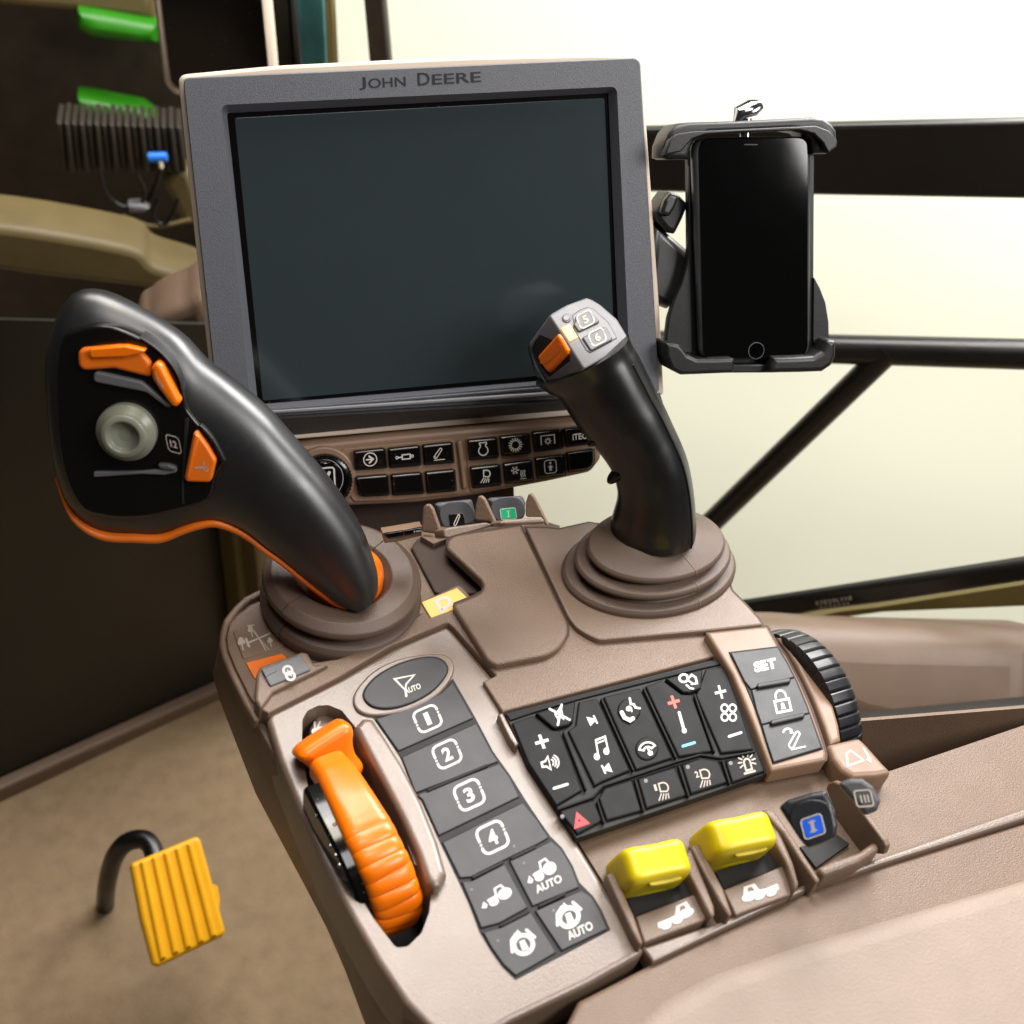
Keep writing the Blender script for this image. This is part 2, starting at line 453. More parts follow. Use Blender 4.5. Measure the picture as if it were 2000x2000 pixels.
# olive and beige posts standing against the dark wall
for nm, pts, m, h, lab in (
    ('post', [(450, 985), (486, 985), (520, floorline(520)), (485, floorline(485))], 'olive', .03, 'olive green upright post behind the left joystick arm'),
    ('post', [(488, 985), (560, 985), (600, floorline(600)), (522, floorline(522))], 'dash', .05, 'wide beige upright post behind the left joystick arm')):
    tag(plate(nm, DW, [(x, y) for x, y in pts], h, .002, m, None, .006), lab, 'post', 'posts behind the left joystick')
def leaning(px, py, d, deg, yaw=0):
    f_ = upright(px, py, d, yaw); a_ = math.radians(deg)
    V = f_.V*math.cos(a_)-f_.W*math.sin(a_)
    return Fr(f_.O, f_.U, V, f_.U.cross(V))
WALL = leaning(1400, 1200, 1.36, 24, 4)
tag(plate('wall', WALL, [(560, -800), (3400, -800), (3400, 1500), (560, 1500)], 0, -.03, 'wall', None, 0),
    'pale cream wall glowing behind the monitor and phone', 'wall')
FW = upright(350, 300, 1.42)
tag(plate('backdrop', FW, [(-1000, -800), (640, -800), (672, 300), (700, 1500), (-1000, 1500)], -.06, -.09, 'brown_dark', None, 0),
    'deep brown backdrop left of the monitor behind the machine parts', 'backdrop')

# window frame strips above the monitor's left half
def post_px(name, pts, d, th, m, lab, cat, group=None):
    fr = upright(sum(p[0] for p in pts)/len(pts), sum(p[1] for p in pts)/len(pts), d)
    return tag(plate(name, fr, pts, th/2, -th/2, m, None, .003, both=True), lab, cat, group)
WS = 'window frame strips above the monitor'
post_px('window_strip', ql('A', [(1020, -60), (1180, -60), (1330, 1900), (1200, 1900)]), 1.12, .03, 'dark_wall', 'dull olive strip just right of the far display', 'window frame', WS)
post_px('window_strip', ql('A', [(1175, -60), (1225, -60), (1385, 1900), (1328, 1900)]), 1.1, .02, 'steel', 'thin black strip beside the blurred teal pane', 'window frame', WS)
post_px('window_pane', ql('A', [(1228, -60), (1450, -60), (1540, 1900), (1380, 1900)]), 1.13, .012, 'teal', 'dirty teal and blue pane above the monitor', 'window')
post_px('window_strip', ql('A', [(1440, -60), (1515, -60), (1610, 1900), (1535, 1900)]), 1.1, .02, 'olive', 'narrow tan brown strip between the teal pane and cream panel', 'window frame', WS)
post_px('window_strip', ql('A', [(1735, -60), (1895, -60), (2070, 1900), (1915, 1900)]), 1.1, .025, 'brown_dark', 'dark brown pillar in front of the cream wall above the monitor', 'window frame', WS)

# far display behind the monitor
FD = upright(400, 70, .98)
t = thing('far_display', FD, 'dark second display with a pinkish beige rim behind the monitor', 'display')
plate('housing', FD, ql('A', [(135, -120), (1040, -120), (1098, 520), (1098, 640), (420, 760), (300, 735), (235, 660)]), 0, -.03, 'trim', t, .008, rad=[0, 0, 0, .01, .02, .01, .008])
plate('screen', FD, ql('A', [(195, -120), (960, -120), (1022, 500), (1022, 560), (420, 690), (320, 655), (285, 610)]), .003, .0005, 'gloss_black', t, .001, rad=.006)

# blurred machine bits at the far left
def blob(name, pts, fr, z1, z0, m, lab, cat, bev=.01, group=None, sm=0):
    return tag(plate(name, fr, pts, z1, z0, m, None, bev, sm=sm, both=True), lab, cat, group)
GB = 'bright green panels at the upper left'
blob('green_panel', ql('R', [(-330, 80), (-200, 100), (140, 160), (150, 270), (60, 275), (-250, 240), (-330, 190)]), FW, .02, -.02, 'leaf_green', 'bright green panel beside the rim of the far display', 'panel', .012, GB)
blob('green_panel', ql('R', [(-330, 590), (-250, 600), (60, 660), (130, 710), (60, 725), (-250, 720), (-330, 690)]), FW, .02, -.02, 'leaf_green', 'bright green panel just above the dark ribbed bellows', 'panel', .012, GB)
blob('beige_panel', ql('R', [(-1000, -120), (100, -120), (140, 120), (40, 125), (-250, 90), (-1000, 20)]), FW, .0, -.03, 'dash', 'blurred beige panel at the top left beside the far display', 'panel')
BFR = upright(330, 420, 1.3)
bl = thing('bellows', Fr(BFR.w(*q('R', 160, 800)), BFR.U, BFR.V, BFR.W), 'dark ribbed rubber bellows at the far left', 'bellows')
for k in range(17):
    x0 = -450+k*44
    plate('rib', BFR, ql('R', [(x0, 725+k*1.5), (x0+30, 730+k*1.5), (x0+62, 1020), (x0+26, 1020)]), .01+.003*(k % 2), -.03, 'brown_dark', bl, .004)
HS = upright(310, 330, 1.24)
t = thing('valve', HS, 'blue capped valve stalk standing at the far left', 'valve')
c = HS.p(*q('R', 144, 928)); k = HS.p(*q('R', 160, 955)); e = HS.p(*q('R', 85, 1190))
u_ = 1.24*.331/2484
mk('cap', tube_bm([(c.x-58*u_, c.y-5*u_, 0), (c.x-50*u_, c.y-4*u_, 0), (c.x+50*u_, c.y+6*u_, 0), (c.x+57*u_, c.y+7*u_, 0)], [18*u_, 30*u_, 30*u_, 18*u_], 16), 'blue_cap', t, HS)
mk('neck', tube_bm([(k.x, k.y+14*u_, .003), (k.x+4*u_, k.y-26*u_, .003)], 14*u_, 14), 'cream', t, HS)
mk('stalk', tube_bm([(k.x+3*u_, k.y-24*u_, 0), (k.x-15*u_, k.y-120*u_, .0), (e.x, e.y, 0)], 14*u_, 14), 'steel', t, HS)
blob('white_knob', ql('R', [(-30, 1215), (50, 1210), (98, 1235), (60, 1262), (-30, 1262)]), HS, .012, -.004, 'grey_cap', 'blurred white knob below the blue capped valve', 'knob', .004)
DS = 'dashboard mouldings at the far left'
blob('dash_moulding', ql('R', [(180, 1070), (330, 1010), (400, 1280), (300, 1330), (230, 1190)]), BFR, .0, -.03, 'dash', 'curved beige moulding right of the blue capped valve', 'moulding', .008, DS, 5)
hs = [(-60, 1270), (20, 1305), (110, 1335), (210, 1325), (340, 1295)]
mk_h = tube_bm(curve_pts([Vector((*HS.p(*q('R', x, y)), .0)) for x, y in hs], 6), 14*u_, 14)
tag(mk('hose', mk_h, 'dash', None, HS), 'beige hose curving across the dash at the far left', 'hose')
DF = upright(330, 540, 1.18)
blob('dash_moulding', ql('R', [(-1000, 1330), (-60, 1460), (130, 1575), (400, 1665), (420, 1780), (200, 1725), (-1000, 1560)]), DF, .03, -.03, 'dash', 'long olive beige dash roll under the dark hollow', 'moulding', .018, DS, 6)
blob('dash_moulding', ql('R', [(20, 1990), (90, 1918), (170, 1860), (300, 1810), (430, 1790), (470, 2300), (20, 2300)]), upright(380, 640, 1.02), .03, -.03, 'tan_smooth', 'rounded tan column cowl peeking left of the monitor', 'moulding', .01, DS, 4)

for pts_, lab_ in (([(265, 1150), (240, 1230), (190, 1300), (140, 1290), (120, 1220), (150, 1150)], 'black hose looping between the valve and the monitor edge'),
                  ([(20, 1010), (60, 1090), (50, 1180), (-40, 1240)], 'thin black hose bending left of the valve stalk'),
                  ([(-200, 980), (-160, 1120), (-60, 1200), (30, 1180)], 'drooping black hose at the far left below the bellows')):
    tag(mk('hose', tube_bm(curve_pts([Vector((*HS.p(*q('R', x, y)), .006)) for x, y in pts_], 8), 13*u_, 12), 'steel', None, HS), lab_, 'hose')

# steel cab bars behind the phone
RB = upright(1500, 310, 1.0, -4)
rail = plate('cab_rail', RB, ql('C', [(-500, 500), (370, 488), (1815, 456), (4600, 400), (4600, 970), (1815, 920), (380, 893), (-500, 870)]), .006, -.006, 'steel', None, .004, both=True)
tag(rail, 'wide flat black rail running behind the phone holder', 'rail')
TB = upright(1600, 680, .97)
def bar_px(name, a, b, d, rad, m, lab, cat, n=24, parent=None):
    A, B = TB.p3(*a), TB.p3(*b)
    A.z += d; B.z += d
    return mk(name, tube_bm([A, A.lerp(B, .5), B], rad, n), m, parent, TB)
t = thing('grab_rail', TB, 'black tubular grab rail with a diagonal brace right of the phone', 'grab rail')
bar_px('tube', q('S', -500, 455), q('S', 4300, 585), 0, .0112, 'steel', '', '', parent=t)
bar_px('brace', q('S', 1930, 500), q('S', 420, 1965), .002, .0098, 'steel', '', '', parent=t)
BB = upright(1600, 1180, 1.02)
t = thing('window_bar', BB, 'black lower window bar with small white printing right of the right joystick', 'bar')
plate('bar', BB, ql('V', [(-700, 500), (60, 398), (1825, 132), (4200, -230), (4200, 40), (1825, 400), (1000, 505), (600, 585), (-700, 700)]), .004, -.004, 'steel', t, .004)
bm_it = []
for i, cch in enumerate('R7E29LVX8'):
    bm_it.append(('t', cch, -.9+i*.225, .4, .085, .42, .01))
for i, cch in enumerate('NO46R0K'):
    bm_it.append(('t', cch, -.75+i*.25, -.55, .07, .28, .0))
symbol(BB, bm_it, 'V', 1195, 380, (235, -38), (-14, -62), .004, t, 'ink_dim', 'printing')
t = plate('fender_edge', BB, ql('V', [(560, 640), (1300, 490), (1760, 440), (4200, 60), (4200, 400), (1825, 500), (1400, 560), (1100, 640)]), -.03, -.06, 'olive', None, .004)
tag(t, 'olive sill below the printed window bar', 'sill')
SD = screenwise(1650, 1290, .93)
tag(plate('side_cowl', SD, ql('V', [(-200, 600), (230, 585), (600, 590), (1090, 622), (1500, 640), (1825, 655), (4000, 700), (4000, 2700), (1500, 2200), (-200, 1500)]), 0, -.06, 'tan_smooth', None, .03, seg=5, rad=.01),
    'smooth taupe side cowl behind the ribbed thumbwheel', 'cowl')
SK = screenwise(1720, 1440, .86)
tag(plate('black_panel', SK, ql('M', [(1600, 960), (1850, 928), (3600, 760), (3600, 1700), (1750, 1500), (1640, 1200)]), 0, -.03, 'black', None, .004),
    'black side panel to the right of the ribbed thumbwheel', 'panel')

# ================================================================ MONITOR
mon = thing('monitor', MON, 'large dark touch monitor in a grained charcoal bezel with cream trim', 'monitor')
HO = [(347, 146), (540, 128), (760, 117), (919, 110), (1160, 105), (1254, 108), (1289, 600), (1298, 768), (1290, 775), (428, 827), (420, 815), (391, 560)]
plate('housing', MON, HO, -.0034, -.045, 'trim', mon, .002, rad=[.005, 0, 0, 0, 0, .005, 0, 0, 0, 0, 0, 0])
plate('bottom_trim', MON, [(429, 864), (578, 849.5), (960, 813), (1295, 784), (1297, 793), (1125, 811), (578, 858), (432, 873)], -.0105, -.04, 'trim', mon, .001)
def loop(pts, h, rad, n=6):
    p = [MON.p(x, y, h) for x, y in pts]
    if area2(p) < 0: p.reverse()
    return [Vector((v.x, v.y, h)) for v in rounded(p, rad, n)]
bm = bmesh.new()
o1 = [(357, 152), (1250, 112.5), (1288, 768), (428, 820)]
i1 = [(431, 205), (1205, 169), (1231, 736), (490, 801)]
i2 = [(443, 221), (1188, 182), (1211, 731), (504, 790)]
rings = [loop(o1, -.002, .004), loop(o1, .0035, .004)]
oo = [(359, 154), (1248.5, 114.5), (1286.5, 767), (429.5, 818.5)]
rings += [loop(oo, .0045, .004), loop(i1, .0045, .004), loop(i2, -.0016, .0015), loop(i2, -.0032, .0015)]
rings_bm(bm, rings, False, False)
bez = mk('bezel', bm, 'bezel', mon, MON, 20)
# tilted chin below the bezel, light ridge between
bm = bmesh.new()
a = [MON.p3(x, y, .0035) for x, y in ((427, 821), (539, 813), (960, 788.5), (1289, 767))]
a2 = [MON.p3(x, y, .006) for x, y in ((427.5, 826), (539, 818), (960, 793.5), (1290, 772))]
b = [MON.p3(x, y, -.012) for x, y in ((433, 866), (578, 851), (960, 815), (1295, 787))]
c = [MON.p3(x, y, -.036) for x, y in ((433, 866), (578, 851), (960, 815), (1295, 787))]
rows = [[bm.verts.new(v) for v in r] for r in (a, a2, b, c)]
for r0, r1 in zip(rows, rows[1:]):
    for i in range(3): bm.faces.new((r0[i], r0[i+1], r1[i+1], r1[i]))
mk('chin', bm, 'chin', mon, MON)
plate('mount', MON, [(640, 870), (1000, 830), (1010, 1090), (660, 1120)], -.03, -.06, 'groove', mon, .002)
plate('ridge', MON, [(480, 806), (1210, 757), (1212, 765), (486, 812)], .0072, .001, 'bezel2', mon, .0009)
plate('ridge', MON, [(492, 801.5), (1210, 744), (1211, 749), (493, 806)], .0055, .001, 'bezel', mon, .0005)
plate('screen_border', MON, i2, -.0026, -.0033, 'gloss_black', mon, 0, rad=.0015)
plate('screen', MON, [(458, 230), (1181, 191), (1202, 721), (513, 783)], -.0022, -.0028, 'screen', mon, .0003, rad=.0015)
# embossed lettering
symbol(MON, [('t', 'J', -.945, -.03, .055, .93, .012), ('t', 'OHN', -.545, -.1, .305, .72, .012), ('t', 'D', .055, .1, .1, .93, .012), ('t', 'EERE', .59, -.06, .4, .75, .012)], 'B', 622, 603, (462, -27), (-2.5, -52), .0046, mon, 'lettering', 'lettering')

# ================================================================ BUTTON BAR under the monitor
BAR = Fr(MON.w(870, 915, -.004), mr, mu, mn)
bar = thing('button_bar', BAR, 'taupe bar of glossy black menu buttons and a dial below the monitor', 'button panel')
plate('panel', BAR, ql('E', [(-40, 262), (150, 236), (600, 190), (1000, 155), (1640, 105), (1690, 180), (1697, 320), (1640, 395), (1400, 447), (1000, 522), (700, 560), (340, 578), (120, 548), (0, 450)]), 0, -.022, 'bar_tan', bar, .003, rad=[.004, 0, 0, 0, .006, 0, .006, .008, 0, 0, 0, 0, .01, .01])
plate('button_field', BAR, ql('E', [(288, 268), (880, 210), (905, 228), (938, 490), (915, 512), (600, 545), (360, 552), (330, 500)]), .0009, -.001, 'bar_tan', bar, .0006, rad=.003)
plate('button_field', BAR, ql('E', [(960, 205), (1655, 140), (1672, 200), (1675, 320), (1615, 382), (1380, 430), (1010, 502), (985, 490)]), .0009, -.001, 'bar_tan', bar, .0006, rad=[.003, .003, 0, .004, .006, 0, .003, .003])
plate('divider', BAR, ql('E', [(918, 228), (945, 222), (975, 478), (950, 490)]), .0032, -.001, 'bar_tan', bar, .0028, rad=.004)
K1 = [((362, 282), (528, 265), (538, 368), (372, 380)), ((547, 268), (715, 250), (722, 355), (555, 368)), ((733, 250), (892, 233), (902, 340), (742, 352)),
      ((975, 222), (1132, 207), (1142, 312), (988, 328)), ((1150, 203), (1305, 186), (1315, 290), (1162, 304)), ((1325, 180), (1480, 163), (1488, 263), (1338, 280)), ((1497, 162), (1652, 145), (1657, 237), (1510, 255)),
      ((372, 422), (543, 408), (551, 515), (393, 524)), ((563, 410), (725, 396), (738, 507), (572, 516)), ((748, 396), (905, 380), (915, 492), (757, 505)),
      ((990, 370), (1148, 352), (1158, 462), (1003, 478)), ((1168, 350), (1320, 330), (1330, 436), (1178, 454)), ((1340, 320), (1493, 300), (1502, 405), (1352, 425)), ((1512, 292), (1656, 268), (1660, 372), (1520, 392))]
RV, UV = (100, -11), (-6, 52)
def sc(v, s): return (v[0]*s, v[1]*s)
ARROW = [('o', circ(0, 0, .9, 28), .14), ('s', [(-.5, 0), (.1, 0)], .2), ('s', [(-.12, .45), (.38, 0), (-.12, -.45)], .24)]
CYL = [('o', [(-.25, .25), (.65, .25), (.65, -.25), (-.25, -.25)], .13), ('s', [(-.3, 0), (-.65, 0)], .16), ('o', circ(-.85, 0, .13, 12), .1), ('o', circ(.88, 0, .13, 12), .1)]
BOOM = [('o', arc(-.45, -.45, .25, 130, 310, 8)+arc(.4, .65, .2, -50, 130, 8), .13), ('f', circ(-.45, -.45, .1, 10)), ('s', [(-.7, -.95), (.95, -.95)], .12)]
ENGINE = [('o', arc(0, -.25, .68, 128, 412, 22)+[(.36, .62), (.5, .62), (.5, .92), (-.5, .92), (-.5, .62), (-.36, .62)], .15)]
PTO = [('s', [(-1, -.55), (-1, .75), (1, .75), (1, -.55)], .14)]+[(a[0], [(x*.95, y*.95-.1) for x, y in a[1]], a[2]) for a in gear(.28, .5, 8, .13)]
HVAC = [('o', circ(-.45, .3, .22, 6), .08)]+[('s', [(-.45+.24*math.cos(a), .3+.24*math.sin(a)), (-.45+.55*math.cos(a), .3+.55*math.sin(a))], .09) for a in [k*pi/3 for k in range(6)]]+[('s', [(-.45+.46*math.cos(a+s), .3+.46*math.sin(a+s)), (-.45+.36*math.cos(a), .3+.36*math.sin(a))], .06) for a in [k*pi/3 for k in range(6)] for s in (.28, -.28)]+[('s', [(.35+.25*k+.06*math.sin(j*1.2), -.7+j*.11) for j in range(9)], .1) for k in range(3)]+[('s', [(.25, -.95), (1, -.95)], .09)]
SEAT = [('o', rrect(.85, .95, .4), .13), ('f', circ(0, .52, .18, 12)), ('f', [(-.18, -.6), (.18, -.6), (.18, -.12), (.42, -.12), (0, .28), (-.42, -.12), (-.18, -.12)])]
ICN = {0: (ARROW, .78), 1: (CYL, .95), 2: (BOOM, .68), 3: (ENGINE, .74), 4: (gear(.62, .95, 16, .16), .74), 5: (PTO, .72), 6: ([('t', 'iTEC', -.0, 0, .95, .42, .02)], .8), 10: (LAMP, .75), 11: (HVAC, .78), 12: (SEAT, .74)}
for i, k in enumerate(K1):
    r = [.001]*4
    if i == 7: r = [.001, .001, .001, .005]
    if i == 13: r = [.001, .001, .006, .001]
    plate('gap', BAR, ql('E', k), .0012, -.001, 'gap', bar, .0002, rad=r, grow=.0005)
    # domed glossy cap
    ko = plate('button', BAR, ql('E', k), .0052, .0005, 'gloss_black', bar, .0016, seg=4, rad=r)
    if i in ICN:
        cx = sum(p[0] for p in k)/4; cy = sum(p[1] for p in k)/4
        it, s = ICN[i]; kx = 1.0 if i != 1 else 1.0
        w = 50
        symbol(BAR, it, 'E', cx, cy, (w*s, -5.5*s), (-3*s, -w*s), .0052, ko)
# dial
DC = BAR.p(634, 934)
def at2(bm, c):
    for v in bm.verts: v.co.x += c.x; v.co.y += c.y
    return bm
plate('dial_collar', BAR, [(634+62*math.cos(a), 934-62*math.sin(a)) for a in [k*pi/24 for k in range(48)]], .002, -.004, 'bar_tan', bar, .0015)
dk = mk('dial', at2(lathe_bm([(.0152, 0), (.0152, .007), (.0147, .008), (.0133, .0085), (.0115, .007), (.0112, .0072), (.0105, .0078), (.0, .0079)][:-1]+[(.0105, .0079)], 64), DC), 'gloss_black', bar, BAR)
bm = bmesh.new()
for k in range(44):
    a = 2*pi*k/44
    t2 = bmesh.ops.create_icosphere(bm, subdivisions=1, radius=.00085, matrix=Matrix.Translation((DC.x+.0148*math.cos(a), DC.y+.0148*math.sin(a), .0075)))
mk('knurl', bm, 'gloss_black', dk, BAR)
symbol(BAR, [('o', circ(0, 0, .98, 48), .02), ('o', rrect(.55, .55, .15), .08), ('s', [(-.25, 0), (-.05, -.28), (.3, .3)], .16)], 'X', 632, 936, (39, -4), (-2, -39), .0081, dk)

# ================================================================ PHONE + HOLDER
PH = Fr(at_depth(1474, 480, .735), (mr*math.cos(.07)-mu*math.sin(.07)), (mu*math.cos(.07)+mr*math.sin(.07)), mn)
ph = thing('smartphone', PH, 'black smartphone with round home button clamped in the black holder', 'phone')
pb = [q('C', 645, 548), q('C', 1372, 545), q('C', 1374, 1935), q('C', 680, 1955)]
pb = [(1352, 268), (1587, 266), (1584, 700), (1368, 704)]
plate('body', PH, pb, 0, -.0075, 'alu', ph, .0034, seg=5, rad=.0085, both=True)
plate('screen', PH, [(1364, 270), (1579, 268), (1578, 699), (1374, 702)], .0006, -.001, 'phone_glass', ph, .0005, rad=.0075)
hb = PH.p(*q('S', 912, 520))
mk('button_ring', at2(lathe_bm([(.0047, .0004), (.0047, .0010), (.0050, .0010), (.0050, .0004)], 40), hb), 'grey_mid', ph, PH)
mk('home_button', at2(lathe_bm([(.0048, .0004), (.0048, .0009), (.0044, .0009), (.0043, .0006)], 36), hb), 'gloss_black', ph, PH)
plate('speaker', PH, ql('C', [(945, 583), (1030, 583), (1030, 592), (945, 592)]), .0008, .0004, 'black', ph, .0001, rad=.0004)
for y0, y1 in ((830, 880), (960, 1050)):
    plate('side_button', PH, ql('C', [(640, y0), (650, y0), (651, y1), (641, y1)]), -.0025, -.0045, 'alu', ph, .0004)
HF = PH
ho = thing('phone_holder', Fr(PH.O-mn*.012, PH.U, PH.V, PH.W), 'black plastic phone holder with top and bottom clamps on a jointed arm', 'phone holder')
plate('back_plate', PH, ql('C', [(590, 620), (1390, 610), (1385, 1425), (1420, 1490), (1455, 1580), (1475, 1700), (1480, 1860), (1478, 1960), (460, 1990), (455, 1790), (470, 1680), (500, 1580), (555, 1450), (585, 1340), (596, 1240)]), -.009, -.014, 'black', ho, .0015)
plate('side_flange', PH, ql('C', [(596, 720), (612, 720), (622, 1900), (458, 1900), (455, 1790), (470, 1680), (500, 1580), (555, 1450), (585, 1340), (596, 1240)]), -.007, -.0095, 'black', ho, .0008)
plate('side_flange', PH, ql('C', [(1385, 1425), (1420, 1490), (1455, 1580), (1475, 1700), (1478, 1830), (1380, 1835)]), -.007, -.0095, 'black', ho, .0008)
top = [(440, 672), (443, 600), (478, 512), (525, 462), (600, 447), (900, 438), (1180, 425), (1380, 414), (1450, 420), (1500, 455), (1532, 500), (1536, 595), (1472, 645), (1380, 648), (1375, 560), (1330, 515), (1250, 500), (900, 515), (720, 525), (640, 560), (612, 620), (606, 682), (470, 684)]
topc = plate('top_clamp', PH, ql('C', top), .006, -.016, 'black', ho, .0045, seg=5)
plate('clamp_lip', PH, ql('C', [(445, 655), (480, 560), (520, 520), (620, 505), (900, 492), (1200, 478), (1400, 470), (1480, 500), (1532, 560), (1530, 600), (1475, 640), (1440, 575), (1385, 520), (1300, 497), (900, 512), (700, 525), (620, 552), (575, 600), (548, 632), (482, 645)]), .0105, .004, 'black', topc, .002, seg=4)
kb = PH.p3(*q('C', 960, 400), -.006)
bm = tube_bm([kb+Vector((0, -.012, 0)), kb+Vector((0, -.002, 0))], .0035, 16)
tube_bm([kb+Vector((-.006, -.004, 0)), kb+Vector((-.004, .001, 0)), kb+Vector((.003, .004, 0)), kb+Vector((.008, .006, 0))], [.002, .005, .006, .0035], 16, bm, .6)
mk('thumb_screw', bm, 'chrome', ho, PH)
bl_ = [(233, 462), (290, 462), (338, 475), (372, 510), (402, 552), (470, 583), (600, 583), (742, 578), (757, 592), (750, 690), (480, 702), (350, 706), (275, 665), (236, 570)]
br_ = [(1050, 573), (1200, 570), (1350, 563), (1415, 525), (1452, 452), (1470, 442), (1522, 445), (1522, 560), (1490, 635), (1420, 682), (1250, 688), (1015, 692), (1022, 640)]
plate('bottom_clamp', PH, ql('S', bl_), .006, -.014, 'black', ho, .004, seg=5, rad=.0015)
plate('bottom_clamp', PH, ql('S', br_), .006, -.014, 'black', ho, .004, seg=5, rad=.0015)
plate('bottom_bridge', PH, ql('S', [(700, 625), (1060, 622), (1060, 688), (700, 690)]), -.001, -.014, 'black', ho, .001)
plate('arm', PH, ql('C', [(380, 1090), (430, 1110), (620, 1270), (640, 1420), (560, 1560), (470, 1625), (330, 1550)]), -.016, -.042, 'matte_black', ho, .005)
plate('clamp_knob', PH, ql('C', [(396, 1010), (440, 925), (475, 882), (545, 905), (598, 965), (560, 1060), (512, 1155), (455, 1130), (398, 1060)]), -.012, -.032, 'black', ho, .003, rad=.002)
plate('knob_cap', PH, ql('C', [(448, 935), (485, 890), (540, 912), (512, 985), (478, 1040), (420, 1020)]), -.008, -.0125, 'matte_black', ho, .002, rad=.0015)

# ================================================================ ARMREST CONSOLE
FC = GROUND.moved(1000, 1450, 0)
con = thing('armrest_console', Fr(GROUND.w(1000, 1450, -.2), EX, EY, EZ), 'taupe moulded armrest console carrying joysticks, keypads and levers', 'console')
def cplate(name, L, pts, z1, z0, m, parent=None, **kw): return plate(name, FC, ql(L, pts), z1, z0, m, parent if parent is not None else con, **kw)
TOPL = [(516, 1144), (459, 1180), (434, 1229), (429, 1260), (443, 1301), (471, 1360), (496, 1410), (520, 1452), (562, 1540), (612, 1650), (680, 1790), (738, 1885), (800, 2000), (880, 2220)]
LOWL = [(532, 1180), (474, 1236), (432, 1290), (415, 1316), (427, 1362), (453, 1430), (478, 1495), (499, 1549), (545, 1636), (589, 1718), (638, 1812), (676, 1900), (713, 2000), (790, 2230)]
TOPR = [(2400, 2220), (2400, 1340), (1640, 1400), (1500, 1222), (1455, 1180), (1395, 1080), (1240, 1035), (1000, 1030), (800, 1060), (650, 1085)]
bm = bmesh.new()
zt, zl = -.010, -.075
tl = [FC.p(x, y, zt) for x, y in TOPL]; ll = [FC.p(x, y, zl) for x, y in LOWL]; tr = [FC.p(x, y, zt) for x, y in TOPR]
full = tl+tr
n_i = inset([v for v in full] if area2(full) > 0 else full, .004 if area2(full) > 0 else -.004)
n_d = inset(full, .007 if area2(full) > 0 else -.007)
rings = [[Vector((v.x, v.y, -.062)) for v in n_d], [Vector((v.x, v.y, zt-.002)) for v in n_i], [Vector((v.x, v.y, zt)) for v in n_i],
         [Vector((v.x, v.y, zt-.0012)) for v in inset(full, .0012 if area2(full) > 0 else -.0012)],
         [Vector((v.x, v.y, zt-.005)) for v in full]]
mid = [a.lerp(b, .55) for a, b in zip(tl, ll)]+tr
rings.append([Vector((v.x, v.y, zt+(zl-zt)*.55)) for v in mid])
rings.append([Vector((v.x, v.y, zl)) for v in ll+tr])
rings.append([Vector((v.x+(.09 if i < len(ll) else 0), v.y, -.26)) for i, v in enumerate(ll+tr)])
rings_bm(bm, rings)
mk('body', bm, 'tan', con, FC, 30)
# left tray with its raised rim
rim = [(825, 628), (700, 690), (635, 750), (570, 830), (545, 910), (540, 985), (560, 1070), (620, 1210), (700, 1370), (760, 1470), (790, 1475), (792, 1440), (730, 1330), (640, 1150), (590, 1030), (580, 950), (600, 860), (660, 780), (740, 715), (830, 672)]
cplate('tray_rim', 'G', rim, -.0055, -.012, 'tan', bev=.002, rad=.001)
tray = [(832, 680), (745, 722), (665, 785), (607, 862), (588, 950), (598, 1030), (645, 1145), (735, 1325), (800, 1420), (1000, 1350), (1400, 1150), (1700, 1000), (2100, 800), (2400, 550), (2300, 250), (1700, 250), (1100, 560)]
cplate('tray', 'G', tray, -.0085, -.013, 'tan', bev=.0006)
def csym(items, L, cx, cy, rv, uv, z, parent, m='ink'): return symbol(FC, items, L, cx, cy, rv, uv, z, parent, m)
dec = cplate('decal', 'G', [(630, 912), (850, 835), (950, 1000), (900, 1020), (692, 1085)], -.0079, -.009, 'tan', bev=.0003, rad=.001)
TREE = [('f', circ(0, .45, .42, 9)), ('f', circ(-.3, .1, .33, 9)), ('f', circ(.3, .1, .33, 9)), ('s', [(0, -.2), (0, -1)], .22)]
for cx, cy, s in ((682, 985, 48), (742, 905, 42), (862, 975, 34)):
    csym(TREE, 'G', cx, cy, (s*.8, -s*.2), (-s*.2, -s*.9), -.0079, dec, 'ink_dim')
csym([('s', [(-1, -.25), (1, .25)], .13), ('s', [(-1.0, -.5), (-.95, .1)], .2), ('s', [(.1, -1), (-.1, 1)], .09), ('s', [(.35, -1), (-.35, 1.1)], .06), ('s', [(-.4, 1.1), (.1, 1.1)], .09)], 'G', 790, 955, (80, -12), (-35, -75), -.0079, dec, 'ink_dim')
cplate('decal', 'G', [(710, 1108), (935, 1050), (1010, 1110), (800, 1215), (762, 1205)], -.0077, -.009, 'orange_dark', bev=.0003, label='orange decal beside the padlock key')
# slot wall between tray and centre cover, its shade put in as dark brown
cplate('pocket_wall', 'H', [(210, 575), (260, 500), (330, 450), (400, 455), (470, 520), (570, 500), (900, 900), (860, 1010), (470, 1010), (430, 990)], -.006, -.013, 'groove', bev=.001)
